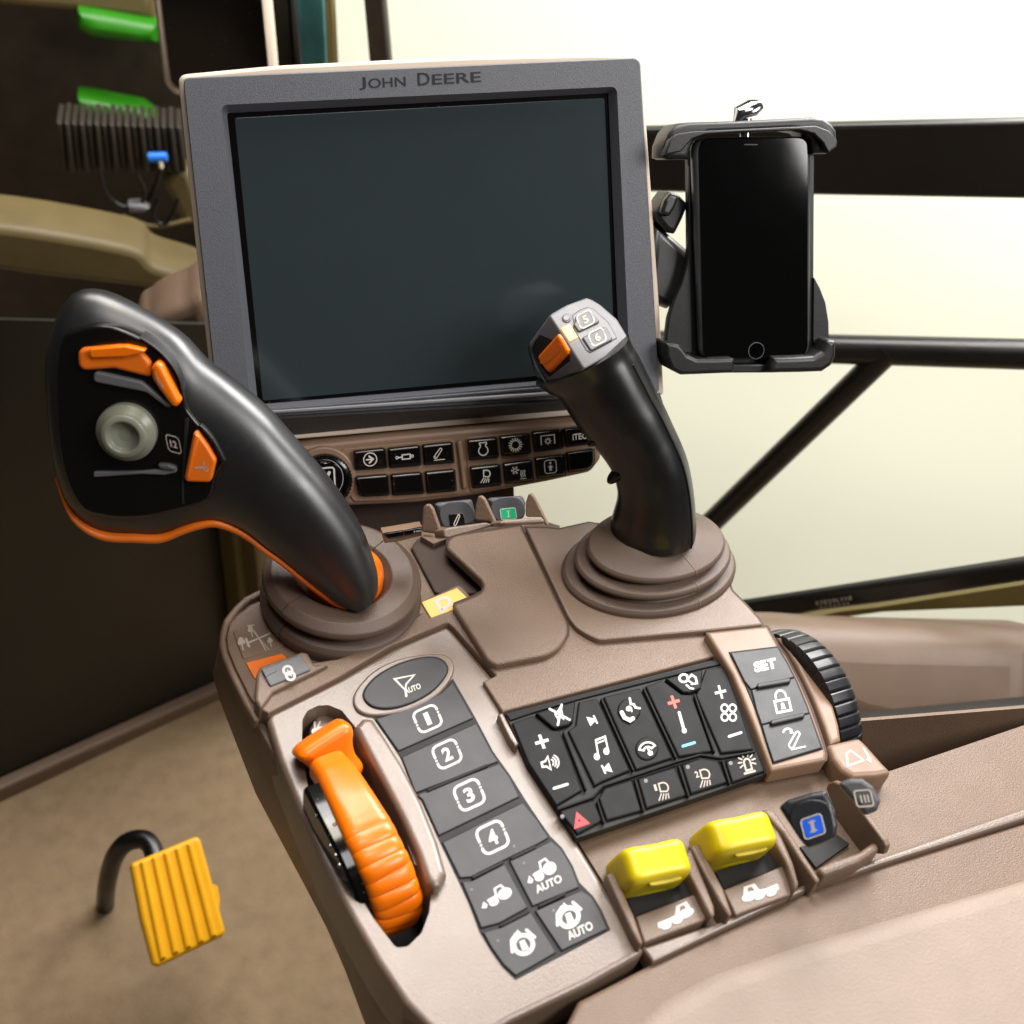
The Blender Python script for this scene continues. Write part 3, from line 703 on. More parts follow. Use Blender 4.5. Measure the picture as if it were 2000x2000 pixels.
# L shaped main deck
deck = ([(505, 1352), (520, 1338), (611, 1294), (660, 1286), (726, 1262), (790, 1222), (828, 1194)] +
        ql('H', [(400, 1245), (500, 1010), (760, 1030), (880, 985), (900, 880), (560, 540), (620, 470), (1240, 360), (1300, 390), (1500, 390)]) +
        [(1140, 1080), (1250, 1120), (1400, 1130), (1459, 1184), (1490, 1220)] +
        ql('I', [(1190, 756), (912, 786), (985, 905)]) + ql('L', [(1725, 112), (100, 535)]) +
        ql('K', [(660, 270), (545, 90)]) + ql('H', [(1010, 1780), (610, 1330), (560, 1288), (520, 1290), (0, 1510)]) + ql('G', [(1300, 1195), (850, 1425), (800, 1400)]))
dk_ = cplate('deck', 'X', deck, 0, -.012, 'tan', bev=.0018, rad=.001)
lid = [(585, 475), (630, 450), (1240, 360), (1690, 1290), (1690, 1400), (1600, 1530), (1480, 1590), (1010, 1680), (930, 1640), (610, 1130), (620, 1100), (800, 1030), (880, 985), (895, 900), (545, 575), (550, 510)]
cplate('gap', 'H', lid, .0006, -.001, 'groove', bev=.0001, grow=.0007)
cplate('cover', 'H', lid, .0045, -.001, 'tan', bev=.002, seg=4, rad=[.004, 0, .001, .02, .02, .02, .02, .02, .02, 0, .001, .001, .02, .02, .003, .003])
JP = ql('H', [(1290, 385), (1690, 1228), (1765, 1330), (1870, 1395)])+ql('I', [(330, 828), (900, 778), (1215, 745), (1195, 712), (1130, 640), (1050, 560)])+[(1400, 1075), (1300, 1040), (1150, 1020)]+ql('H', [(1600, 400), (1480, 385)])
cplate('gap', 'X', JP, .0007, -.001, 'groove', bev=.0001, grow=.0006)
cplate('joystick_plate', 'X', JP, .0035, -.001, 'tan_smooth', bev=.0012, rad=[.001, .02, .02, .02, .02]+[.001]*(len(JP)-5))
# lever pocket side and corner behind the two rear levers
cplate('rear_bay', 'H', [(300, 470), (500, 490), (1480, 330), (1610, 370), (1615, 430), (1480, 520), (1300, 390), (600, 470), (420, 540)], -.002, -.012, 'tan', bev=.002)
# parking badge
pbz = cplate('badge_frame', 'H', [(225, 1130), (310, 1075), (640, 915), (690, 930), (775, 1030), (610, 1120), (600, 1180), (390, 1260), (265, 1225)], -.001, -.012, 'tan_smooth', bev=.002, rad=.002)
bg = cplate('parking_badge', 'H', [(305, 1090), (640, 955), (735, 1045), (615, 1110), (600, 1165), (395, 1240)], .0003, -.002, 'badge', bev=.0004, rad=.0006, label='yellow badge with a white letter P')
csym([('s', [(-.55, -.5), (-.55, .95), (.1, .95)]+arc(.1, .3, .55, 80, -90, 8)+[(-.3, -.25)], .36)], 'H', 525, 1125, (85, -42), (-36, -72), .0003, bg)
# padlock key housing
lh = cplate('key_housing', 'G', [(765, 1340), (775, 1175), (800, 1130), (1060, 1035), (1100, 1045), (1140, 1120), (1250, 1110), (880, 1290), (800, 1400)], .003, -.012, 'tan_smooth', bev=.0022, rad=.002)
lk = cplate('key', 'G', [(803, 1150), (1050, 1055), (1118, 1150), (860, 1255)], .0042, .001, 'grey_mid', bev=.0008, rad=.0012, label='grey padlock key')
cplate('key_step', 'G', [(810, 1152), (890, 1120), (905, 1160), (850, 1185), (835, 1200)], .0047, .004, 'grey_mid', lk, bev=.0005, rad=.0006)
csym([('o', circ(0, .35, .52, 18), .3), ('o', circ(.1, -.42, .5, 18), .32), ('f', circ(-.02, .35, .1, 8)), ('f', [(0, -.2), (.3, -.25), (.2, -.6)])], 'G', 978, 1173, (50, -14), (-16, -48), .0042, lk)
# sunken left module
MOD = ([(524, 1393), (664, 1324)] + ql('H', [(20, 1525), (520, 1312), (560, 1318), (600, 1350), (985, 1800)]) + [(985, 1395)] + [(1126, 1640)] +
       ql('K', [(1482, 1650)]) + [(1250, 1866), (1150, 1922), (1000, 1994), (940, 2030), (860, 2030), (790, 1960), (735, 1878), (690, 1800), (628, 1683), (585, 1583), (545, 1483), (522, 1408)])
mo = cplate('module', 'X', MOD, -.003, -.03, 'module', bev=.003, seg=5, rad=.0015)
slot = ql('J', [(500, 800), (505, 600), (540, 535), (620, 495), (700, 490), (800, 530), (900, 650), (1010, 860), (1200, 1250), (1350, 1690)])+ql('K', [(215, 1200), (245, 1320), (235, 1430), (190, 1550), (110, 1630), (40, 1640)])+[(730, 1795), (690, 1730), (641, 1640), (605, 1560)]
sp = rounded([FC.p(x, y, -.003) for x, y in slot], .003)
cut(mo, sp, .02, -.06)
cplate('slot_floor', 'X', slot, -.048, -.055, 'gap', bev=0)  # black colour stands for the shadow deep in the slot
hare = [('f', circ(-.35, -.1, .42, 12)), ('f', circ(.2, -.25, .55, 12)), ('s', [(-.3, .2), (-.05, .95)], .2), ('s', [(-.05, .1), (.55, .8)], .2), ('s', [(-.5, -.4), (-.95, -.7)], .2), ('s', [(.5, -.5), (.95, -.1)], .22), ('s', [(.2, -.6), (.0, -1)], .2)]
ramp = cplate('symbol_ramp', 'J', [(560, 660), (610, 560), (700, 530), (790, 590), (860, 660), (700, 790), (560, 780)], -.012, -.03, 'module', bev=.002, rad=.003)
csym(hare, 'J', 620, 675, (62, -22), (-20, -58), -.012, ramp)
rib = cplate('slot_rib', 'X', ql('J', [(895, 650), (1000, 850), (1110, 1060), (1250, 1330), (1370, 1600), (1430, 1780)])+ql('K', [(225, 1255), (262, 1290), (300, 1275), (326, 1220)])+ql('J', [(1600, 1760), (1530, 1520), (1410, 1220), (1260, 930), (1130, 720), (1040, 585), (960, 578)]), .004, -.02, 'module', bev=.0032, seg=5, rad=.002)
cplate('oval_ring', 'J', [(885, 450), (925, 350), (1050, 225), (1230, 140), (1420, 105), (1570, 105), (1645, 160), (1640, 260), (1550, 390), (1400, 485), (1230, 545), (1050, 568), (930, 535)], -.0012, -.004, 'module', bev=.0012, sm=5)
cplate('gap', 'J', [(965, 430), (990, 350), (1080, 260), (1230, 180), (1400, 132), (1530, 135), (1595, 190), (1590, 260), (1500, 370), (1350, 460), (1180, 510), (1040, 500)], -.0009, -.004, 'gap', bev=.0001, sm=5, grow=.0004)
ov = cplate('oval_key', 'J', [(965, 430), (990, 350), (1080, 260), (1230, 180), (1400, 132), (1530, 135), (1595, 190), (1590, 260), (1500, 370), (1350, 460), (1180, 510), (1040, 500)], .0002, -.004, 'key', bev=.0008, sm=5, label='oval grey AUTO key')
csym([('o', [(-.85, .95), (.75, .62), (-.1, .1), (-.35, -.4)], .17), ('s', [(-.3, -.35), (-.42, -1.)], .2), AUTO(.25, -.55, .68, .28)], 'J', 1300, 335, (88, -34), (-26, -74), .0002, ov)

# ---- numbered keypad strip
KS = Fr(GROUND.w(*q('K', 600, 1000), -.003), EX, EY, EZ)
ks = thing('keypad', KS, 'long grey keypad strip with keys numbered 1 to 4 and tractor symbols', 'keypad', 'keypads set into the console')
STRIP = [(-84, 305), (50, 262), (180, 217), (300, 152), (370, 82), (500, 310), (600, 500), (700, 640), (780, 770), (860, 890), (930, 990), (1000, 1060), (1060, 1160), (1100, 1260), (1180, 1340), (1230, 1420), (1278, 1530), (735, 1814), (660, 1740), (590, 1640), (530, 1540), (470, 1380), (410, 1250), (300, 1020), (190, 780), (70, 530), (10, 440)]
plate('base', KS, ql('K', STRIP), .0004, -.003, 'gap', ks, 0, grow=.0004)
def kkey(pts, lab=None, h=.0013): return plate('key', KS, ql('K', pts), h, -.002, 'key', ks, .0006, rad=.0006, label=lab, grow=-.00035)
def ksym(o, it, cx, cy, rv, uv, h=.0013, m='ink'): return symbol(KS, it, 'K', cx, cy, rv, uv, h, o, m)
k1 = kkey([(-84, 307), (50, 264), (180, 219), (300, 154), (370, 86), (494, 305), (52, 500), (10, 440)], 'key numbered 1'); ksym(k1, badge_ring('1'), 223, 308, (68, -30), (-27, -62))
k2 = kkey([(66, 528), (508, 327), (600, 500), (640, 557), (150, 744)], 'key numbered 2'); ksym(k2, badge_ring('2'), 336, 513, (69, -32), (-28, -66))
k3 = kkey([(152, 748), (642, 561), (700, 640), (762, 762), (285, 992), (190, 780)], 'key numbered 3'); ksym(k3, badge_ring('3'), 465, 750, (73, -34), (-30, -72))
k4 = kkey([(302, 1022), (776, 787), (860, 890), (933, 1000), (858, 1042), (690, 1122), (480, 1230), (408, 1236)], 'key numbered 4'); ksym(k4, badge_ring('4'), 600, 997, (76, -36), (-32, -76))
kA = kkey([(413, 1249), (480, 1243), (672, 1142), (812, 1405), (642, 1498), (531, 1528), (470, 1380)], 'tractor key'); ksym(kA, TRACTOR, 618, 1340, (92, -44), (-30, -72))
kB = kkey([(692, 1130), (862, 1050), (940, 1010), (1000, 1060), (1060, 1160), (1100, 1260), (1108, 1288), (1020, 1324), (830, 1402)], 'tractor AUTO key')
ksym(kB, [(a[0], [(x, y+.25) for x, y in a[1]])+tuple(a[2:]) for a in TRACTOR]+[AUTO(.15, -.75, .85, .27)], 888, 1212, (88, -42), (-32, -82))
kC = kkey([(537, 1543), (647, 1513), (822, 1420), (978, 1666), (735, 1806), (660, 1738), (590, 1640)], 'swirling arrow key')
SWIRL = [('o', circ(0, -.05, .62, 20), .28), ('s', [(-.85, -.2), (-.62, .5), (-.2, .8)], .2), ('s', [(.85, .1), (.55, .75)], .2), ('f', [(-.18, .25), (.18, .25), (.22, -.45), (-.22, -.45)]), ('f', [(-.3, .6), (.0, 1.05), (.2, .62)])]
ksym(kC, SWIRL, 778, 1615, (82, -36), (-34, -80))
kD = kkey([(840, 1420), (1026, 1337), (1114, 1299), (1180, 1340), (1230, 1420), (1274, 1530), (1000, 1660)], 'swirling arrow AUTO key')
ksym(kD, [(a[0], [(x-.1, y*.85+.25) for x, y in a[1]])+tuple(a[2:]) for a in SWIRL]+[AUTO(.25, -.8, .85, .27)], 1060, 1475, (84, -40), (-34, -92))
def sbar(fr, L, a, b, w, h, parent, m, name='tactile_bar'):
    s = ZR[L][2]; A = Vector(a); B = Vector(b); d = (B-A).normalized(); n_ = Vector((-d.y, d.x))*w
    pts = [A+n_, B+n_, B+d*w*.6, B-n_, A-n_, A-d*w*.6]
    return plate(name, fr, ql(L, [(p.x, p.y) for p in pts]), h, h-.002, m, parent, .0008, rad=.0006)
for a, b in (((222, 722), (572, 574)), ((485, 1228), (662, 1140)), ((708, 1118), (850, 1050)), ((645, 1508), (812, 1424)), ((872, 1394), (1022, 1322))):
    sbar(KS, 'K', a, b, 9, .0022, ks, 'gap')
for cx, cy in ((478, 1300), (782, 1145), (632, 1597), (955, 1420), (725, 1048)):
    plate('indicator', KS, ql('K', [(cx+9*math.cos(a), cy+9*math.sin(a)) for a in [k*pi/6 for k in range(12)]]), .00142, .001, 'grey_mid', ks, .0001)

# ---- main keypad
KP = Fr(GROUND.w(*q('L', 1000, 800), 0), EX, EY, EZ)
kp = thing('keypad', KP, 'black multi-column keypad with music, phone, climate and hazard keys', 'keypad', 'keypads set into the console')
BASE = ql('L', [(104, 556), (1740, 132)])+ql('I', [(1002, 930), (1100, 1180), (1192, 1395), (1238, 1548)])+ql('L', [(640, 1498), (490, 1262), (270, 932)])
plate('base', KP, BASE, .0006, -.004, 'gap', kp, .0004)
def pkey(pts, lab, L='L', h=.0022): return plate('key', KP, ql(L, pts), h, -.001, 'pad', kp, .0009, rad=.0007, label=lab, grow=-.0003)
def psym(o, it, cx, cy, rv, uv, m='ink', h=.0022, L='L'): return symbol(KP, it, L, cx, cy, rv, uv, h, o, m)
plate('header_strip', KP, ql('L', [(112, 560), (1725, 145), (1745, 180), (1600, 212), (1300, 285), (650, 450), (320, 545), (145, 605)]), .0016, -.001, 'pad', kp, .0005)
mu_ = pkey([(325, 547), (640, 452), (622, 612), (585, 640), (480, 668), (455, 655)], 'mute key', h=.0032)
psym(mu_, [('s', [(-.8, .9), (.9, -.8)], .26), ('s', [(.6, 1), (-.5, -1)], .26), ('o', [(-.4, .2), (.1, .5), (.5, .95), (.3, -.6), (.1, -.2), (-.3, -.3)], .2)], 512, 565, (66, -18), (-22, -66), h=.0032)
ac = pkey([(1305, 287), (1598, 212), (1588, 365), (1500, 398), (1445, 395)], 'air vent key', h=.0032)
psym(ac, [('o', arc(-.4, .55, .45, 30, 330, 12), .26), ('s', [(-.1, .3), (.5, .7), (.8, .3), (.75, -.4), (.2, -.35)], .24), ('s', [(-.35, -.3), (-.1, -.75), (.2, -.9)], .22), ('s', [(.0, .1), (.25, -.2)], .2)], 1490, 315, (70, -18), (-20, -62), h=.0032)
cA = pkey([(150, 622), (312, 562), (440, 672), (520, 682), (690, 1135), (488, 1255), (275, 930)], 'volume key')
R1, U1 = (44, -14), (-20, -50)
psym(cA, plus(1, .44), 380, 767, (50, -14), (-18, -52)); psym(cA, [('s', [(-.8, 0), (.8, 0)], .5)], 522, 1104, (58, -18), (-14, -40))
SPK = [('o', [(-.9, .25), (-.5, .3), (-.15, .75), (-.15, -.75), (-.5, -.3), (-.9, -.25)], .22)]+[('s', arc(-.15, 0, r, 48, -48, 8), .15) for r in (.42, .68, .94)]
psym(cA, SPK, 448, 925, (74, -18), (-16, -66))
cB = pkey([(655, 462), (800, 432), (1050, 985), (830, 1075), (775, 1110), (572, 680), (630, 640)], 'music key')
psym(cB, [('f', [(-.2, .9), (-.2, -.9), (.75, -.15), (.75, .15)]), ('s', [(.75, .7), (.75, -.7)], .25)], 742, 612, (56, -16), (-18, -40))
psym(cB, [('f', [(.2, .9), (.2, -.9), (-.75, -.15), (-.75, .15)]), ('s', [(-.75, .7), (-.75, -.7)], .25)], 888, 965, (56, -16), (-18, -40))
psym(cB, [('s', [(-.5, -.7), (-.35, .75), (.75, .85), (.7, -.45)], .2), ('f', circ(-.68, -.72, .34, 12)), ('f', circ(.48, -.48, .34, 12)), ('s', [(-.37, .45), (.74, .55)], .15)], 825, 810, (66, -18), (-20, -80))
cC = pkey([(840, 424), (1122, 355), (1372, 890), (1088, 985)], 'phone key')
HAND = [('o', arc(0, -.25, .85, 160, 20, 10)+arc(0, -.3, .42, 20, 160, 8), .2)]
dm = plate('key_dish', KP, [(q('L', 1040, 525)[0]+23*math.cos(a), q('L', 1040, 525)[1]+23*math.sin(a)) for a in [k*pi/16 for k in range(32)]], .0030, .001, 'pad', cC, .0014)
dm2 = plate('key_dish', KP, [(q('L', 1175, 815)[0]+23*math.cos(a), q('L', 1175, 815)[1]+23*math.sin(a)) for a in [k*pi/16 for k in range(32)]], .0030, .001, 'pad', cC, .0014)
psym(cC, [('s', [(-.75, -.05), (-.65, -.55), (-.25, -.9), (.05, -.8)], .36), ('s', [(.25, .95), (.2, .45), (.45, .35), (.5, .05), (.85, -.1)], .2), ('f', circ(-.1, .1, .24, 10)), ('s', [(.0, .3), (.15, .1), (.1, -.2)], .14)], 1045, 525, (84, -22), (-24, -84), h=.0031)
psym(cC, HAND+[('s', [(.05, -.1), (.2, -.75)], .2), ('f', circ(.15, -.62, .28, 10))], 1175, 815, (74, -20), (-20, -68), h=.0031)
cD = pkey([(1158, 345), (1288, 296), (1432, 405), (1512, 408), (1672, 840), (1578, 856), (1412, 882)], 'temperature key')
psym(cD, plus(1, .46), 1375, 468, (44, -12), (-16, -48), 'ink_plus'); psym(cD, [('s', [(-.9, 0), (.9, 0)], .55)], 1488, 788, (46, -14), (-10, -36), 'ink_blue')
psym(cD, [('s', [(0, .95), (0, -.6)], .3), ('f', circ(.0, -.8, .26, 12))], 1437, 622, (72, -20), (-22, -78))
cE = pkey([(1612, 218), (1762, 190), (1862, 460), (1960, 770), (1984, 828), (1730, 855), (1540, 415)], 'fan key')
psym(cE, plus(1, .4), 1728, 392, (42, -10), (-14, -50)); psym(cE, [('s', [(-.85, 0), (.85, 0)], .5)], 1838, 713, (50, -16), (-10, -40))
FAN = [('o', circ(.45*sx+.06*sy, .45*sy-.06*sx, .38, 12), .2) for sx, sy in ((1, 1), (-1, 1), (-1, -1), (1, -1))]
psym(cE, FAN, 1790, 548, (66, -10), (-10, -74))
hz = pkey([(498, 1282), (698, 1214), (775, 1205), (846, 1362), (648, 1468)], 'hazard key')
psym(hz, [('f', [(-.95, -.75), (.95, -.75), (0, 1)])], 665, 1358, (64, -22), (-24, -64), 'ink_red')
psym(hz, [('f', circ(0, 0, .6, 10))], 664, 1360, (14, -4), (-4, -14), 'gap', h=.0024)
bk = pkey([(805, 1190), (850, 1112), (1062, 1045), (1140, 1290), (866, 1366)], 'blank key')
l1 = pkey([(1100, 1042), (1385, 952), (1480, 1172), (1165, 1276)], 'first work light key')
l2 = pkey([(1432, 937), (1576, 884), (1712, 905), (1785, 1075), (1502, 1165)], 'second work light key')
bc = pkey([(1012, 1482), (1186, 1418), (1230, 1535), (1048, 1600)], 'beacon key', L='I')
M_ = 'ink_dim'
psym(l1, LAMP+[('t', '1', -.75, .6, .14, .35, .03)], 1300, 1140, (66, -20), (-22, -68), 'ink_dim')
psym(l2, LAMP+[('t', '2', -.75, .6, .2, .35, .03)], 1612, 1040, (66, -20), (-22, -68), 'ink_dim')
psym(bc, [('o', [(-.35, -.6)]+arc(0, .2, .35, 180, 0, 8)+[(.35, -.6)], .2), ('s', [(-.6, -.85), (.6, -.85)], .22)]+[('s', [(.6*math.cos(a), .25+.6*math.sin(a)), (.98*math.cos(a), .25+.98*math.sin(a))], .16) for a in [math.radians(x) for x in (-25, 5, 35, 65, 115, 145, 175, 205)]], 1132, 1497, (46, -12), (-14, -52), 'ink_dim', L='I')
for cx, cy in ((1165, 1062), (1482, 958), (1805, 928), (535, 1330)):
    plate('indicator', KP, ql('L', [(cx+17*math.cos(a), cy+17*math.sin(a)) for a in [k*pi/6 for k in range(12)]]), .00235, .001, 'grey_mid', kp, .0002)
# raised light ridges between the columns
for a, b in (((545, 690), (715, 1125)), ((830, 440), (1072, 980)), ((1150, 362), (1395, 885)), ((1535, 412), (1685, 840)), ((800, 1210), (850, 1375)), ((1085, 1050), (1150, 1285)), ((1415, 945), (1490, 1175)), ((1745, 905), (1800, 1080))):
    sbar(KP, 'L', a, b, 9, .0034, kp, 'pad', 'ridge')
rl = [(500, 1275), (770, 1180), (840, 1098), (1390, 915), (1580, 862), (1730, 885), (1990, 838)]
for a, b in zip(rl, rl[1:]): sbar(KP, 'L', a, b, 8, .0036, kp, 'pad', 'ridge')
cplate('hinge_tab', 'L', [(50, 560), (85, 545), (205, 780), (180, 800), (135, 740)], .0025, -.003, 'module', bev=.001)

# ---- set panel
SH = [(908, 784), (1195, 755), (1240, 752), (1300, 860), (1345, 915), (1420, 1060), (1480, 1200), (1525, 1330), (1560, 1440), (1555, 1475), (1260, 1532), (1240, 1480), (1160, 1270), (1050, 1010), (985, 905)]
cplate('gap', 'I', SH, .0022, -.002, 'groove', bev=.0001, grow=.0006)
cplate('panel_housing', 'I', SH, .006, -.004, 'bar_tan', bev=.002, seg=4, rad=.001)
KT = Fr(GROUND.w(*q('M', 780, 780), .006), EX, EY, EZ)
kt = thing('keypad', KT, 'narrow curved grey keypad reading SET above a padlock symbol', 'keypad', 'keypads set into the console')
TS = [(335, 275), (810, 218), (900, 370), (1000, 570), (1100, 810), (1190, 1060), (1250, 1225), (765, 1370), (690, 1130), (600, 850), (480, 560)]
plate('base', KT, ql('M', TS), .0006, -.002, 'gap', kt, .0003, grow=.0005)
def tkey(pts, lab): return plate('key', KT, ql('M', pts), .0016, -.001, 'key', kt, .0006, rad=.0005, label=lab)
t1 = tkey([(342, 278), (808, 222), (900, 375), (975, 520), (545, 640), (480, 560), (520, 620)][:5]+[(480, 560)], 'key reading SET')
t2 = tkey([(549, 646), (978, 526), (1000, 570), (1100, 810), (1125, 875), (650, 990), (600, 850)], 'padlock key')
t3 = tkey([(652, 996), (1128, 881), (1190, 1060), (1246, 1222), (768, 1364), (690, 1130)], 'boom arrow key')
symbol(KT, [('t', 'SET', 0, 0, .95, .85, .06)], 'M', 683, 402, (118, -26), (-14, -62), .0016, t1)
symbol(KT, [('o', [(-.7, -.95), (.7, -.95), (.7, .05), (-.7, .05)], .22), ('s', [(-.5, .1)]+arc(0, .4, .5, 180, 0, 10)+[(.5, .1)], .2), ('f', circ(0, -.35, .18, 10)), ('f', [(-.14, -.4), (.14, -.4), (.24, -.75), (-.24, -.75)])], 'M', 848, 755, (100, -20), (-26, -112), .0016, t2)
symbol(KT, [('s', arc(-.35, .5, .5, 150, 30, 8), .18), ('f', [(-.1, .95), (.25, .45), (-.2, .5)]), ('o', arc(-.35, -.6, .25, 140, 320, 8)+arc(.55, .35, .2, -40, 140, 8), .17), ('s', [(-.45, -.98), (.95, -.95)], .16)], 'M', 962, 1130, (98, -20), (-28, -104), .0016, t3)
for a, b in (((615, 600), (930, 545)), ((750, 965), (1070, 890))):
    sbar(KT, 'M', a, b, 22, .0036, kt, 'key')
# side cheek and wedge pod
cplate('cheek', 'M', [(780, 115), (870, 190), (1000, 400), (1150, 700), (1270, 1000), (1330, 1190), (1440, 1140), (1420, 1000), (1340, 720), (1240, 520), (1100, 310), (950, 170), (830, 120)], .003, -.02, 'bar_tan', bev=.002)
pod = cplate('pod', 'M', [(1300, 1180), (1380, 1165), (1440, 1150), (1620, 1112), (1700, 1190), (1860, 1370), (1960, 1470), (1800, 1500), (1560, 1512), (1440, 1440), (1360, 1330)], .005, -.012, 'bar_tan', bev=.003, seg=4, rad=.003)
csym([('o', [(-.9, .45), (-.85, -.9), (.35, -.45), (-.1, .15), (-.55, .7)], .17), ('s', [(.45, .85), (.85, -.4)], .15), ('f', [(.55, -.35), (.95, -.25), (.9, -.8)])], 'M', 1610, 1310, (130, -10), (-8, -92), .005, pod)

# ---- shelf bay with levers, armrest pad
SHF = ql('L', [(640, 1502)])+ql('I', [(1238, 1555), (1560, 1482)])+ql('N', [(1560, 60), (1700, 150), (3600, -500), (3600, 120), (1848, 655), (1340, 835), (860, 1055), (420, 1270), (340, 1180)])
cplate('lever_shelf', 'X', SHF, -.0085, -.013, 'tan', bev=.0006)
cplate('shelf_lip', 'N', [(330, 1185), (365, 1180), (860, 1018), (1340, 800), (1848, 620), (3600, 20), (3600, 110), (1848, 665), (1340, 845), (860, 1068), (405, 1285)], -.004, -.014, 'module', bev=.002, rad=.001)
cplate('apron', 'N', [(-60, 1520), (100, 1440), (390, 1290), (860, 1075), (1340, 850), (1848, 672), (3600, 140), (3600, 800), (1848, 1300), (700, 1620), (200, 1900), (-300, 2000)], -.007, -.03, 'tan', bev=.003)
pad = [(190, 1690), (420, 1480), (760, 1300), (1300, 1120), (1848, 960), (3700, 440), (3700, 2600), (200, 2600)]
cplate('armrest_pad', 'N', pad, -.002, -.03, 'pad_soft', bev=.016, seg=7, rad=[.05, .05, .05, .05, 0, 0, 0, 0])

# ================================================================ LEVERS
def superbox(bm, L, W_, H, shape, n=14, e=.35):
    """rounded box grid, shape(x,y,z) -> displaced point; x,y,z in -1..1"""
    t = bmesh.ops.create_cube(bm, size=2)
    bmesh.ops.subdivide_edges(bm, edges=bm.edges[:], cuts=n, use_grid_fill=True)
    for v in bm.verts:
        c = v.co.copy(); p = 5.5
        nrm = (abs(c.x)**p+abs(c.y)**p+abs(c.z)**p)**(1/p); c = c/nrm
        v.co = shape(c)
    for f in bm.faces: f.smooth = True
LG = 'yellow levers in the tan bay'
def yellow_lever(top, frame, icon_c, icon, label, ground):
    fr = GROUND.moved(*q('N', *ground), -.0085)
    t = thing('lever', fr, label, 'lever', LG)
    # U-shaped guide: two upright cheeks and a plaque
    for (pts, w) in frame['ribs']:
        plate('guide_rib', fr, ql('N', pts), .0125, -.002, 'tan_smooth', t, .0018, rad=.0012)
    pl = plate('plaque', fr, ql('N', frame['plaque']), .0075, -.002, 'tan_smooth', t, .001, rad=[.0005, .0005, .003, .003, .001])
    symbol(fr, icon, 'N', icon_c[0], icon_c[1], (112, -44), (-16, -62), .0075, pl)
    plate('well', fr, ql('N', frame['well']), .0035, -.001, 'gap', t, .0003)
    # cap
    hz = .024
    a = fr.p3(*q('N', *top[0]), hz); b = fr.p3(*q('N', *top[1]), hz)     # left / right of crown
    c = (a+b)/2; ex = (b-a); half = ex.length/2; ex.normalize(); ez = Vector((0, -.26, 1)).normalized(); ey = ez.cross(ex).normalized(); ez = ex.cross(ey)
    def shp(p):
        sad = .22*(p.x**2-.45)*max(0, p.z) - .03*p.x*p.z
        x = p.x*half*(1-.03*p.z); y = p.y*.0084*(1+.10*(1-p.z)*.5+(.12*p.x*p.x))
        z = p.z*.0150-.0115+sad*.0055
        return c+ex*x+ey*y+ez*z
    bm = bmesh.new(); superbox(bm, 1, 1, 1, shp)
    cap = mk('cap', bm, 'yellow', t, fr, 60)
    bm = bmesh.new()     # grip ledge
    def shp2(p): return c+ex*(p.x*half*.5+half*.12)+ey*(-.0084+p.y*.0015)+ez*(-.0035+p.z*.0013+.0012*p.x*p.x)
    superbox(bm, 1, 1, 1, shp2, 6); mk('grip_ledge', bm, 'yellow', cap, fr, 60)
    bm = bmesh.new()
    def shp3(p): return c+ex*(p.x*half*.84)+ey*(-.002+p.y*.0075)+ez*(-.024+p.z*.010)
    superbox(bm, 1, 1, 1, shp3, 6); mk('stem', bm, 'yellow', t, fr, 60)
TR1 = [('f', rrect(.38, .3, .1, -.55, -.25)), ('s', [(-.2, -.2), (.2, -.1)], .5), ('f', circ(.15, -.5, .28, 12)), ('f', circ(.65, -.1, .46, 14)), ('s', [(.2, .15), (.35, .8), (.75, .85), (.85, .3)], .24), ('f', circ(-.5, -.62, .28, 10))]
TR2 = [(a[0], [(-x, y) for x, y in a[1]])+tuple(a[2:]) for a in TR1]
yellow_lever([(222, 692), (630, 610)], {'ribs': [([(108, 735), (140, 712), (165, 725), (285, 985), (345, 1165), (318, 1175), (270, 1090)], 0), ([(590, 640), (640, 560), (790, 930), (795, 985), (770, 1005), (735, 940)], 0)],
    'plaque': [(295, 995), (722, 832), (782, 950), (770, 1005), (350, 1165)], 'well': [(240, 880), (660, 740), (730, 835), (290, 1000)]}, (535, 1000), TR1, 'near yellow lever, tractor symbol with load at left on its plaque', (500, 960))
yellow_lever([(762, 516), (1165, 432)], {'ribs': [([(640, 560), (665, 540), (700, 545), (850, 825), (905, 985), (880, 995), (820, 900)], 0), ([(1075, 350), (1110, 348), (1180, 400), (1290, 660), (1325, 790), (1300, 840), (1250, 680)], 0)],
    'plaque': [(848, 828), (1240, 668), (1318, 790), (1285, 855), (925, 992)], 'well': [(800, 720), (1190, 580), (1245, 670), (850, 830)]}, (1085, 835), TR2, 'far yellow lever, tractor symbol with load at right on its plaque', (1050, 800))

# paddles standing in guides, front pair (blue mark / plain grey) and rear pair
def paddle(L, pts, dish, mark, label, d, th, m, fr_tilt, group, extra=None):
    c = q(L, sum(p[0] for p in pts)/len(pts), sum(p[1] for p in pts)/len(pts))
    O = at_depth(*c, d)
    W = (EZ*math.sin(math.radians(fr_tilt))-Vector((ray(*c).x, ray(*c).y, 0)).normalized()*math.cos(math.radians(fr_tilt))).normalized()
    U = (EX-W*EX.dot(W)).normalized(); fr = Fr(O, U, W.cross(U), W)
    t = thing('lever', fr, label, 'lever', group)
    plate('paddle', fr, ql(L, pts), 0, -th, m, t, .0022, seg=4, rad=.002)
    if dish: plate('dish', fr, ql(L, dish), .0006, -.001, m, t, .0005, sm=5)
    if mark:
        k, kp_ = mark
        mk_ = plate('mark', fr, ql(L, kp_), .0012, -.001, k, t, .0003, rad=.0008)
    else: mk_ = None
    return fr, t, mk_
FG = 'dark paddle levers at the front right'
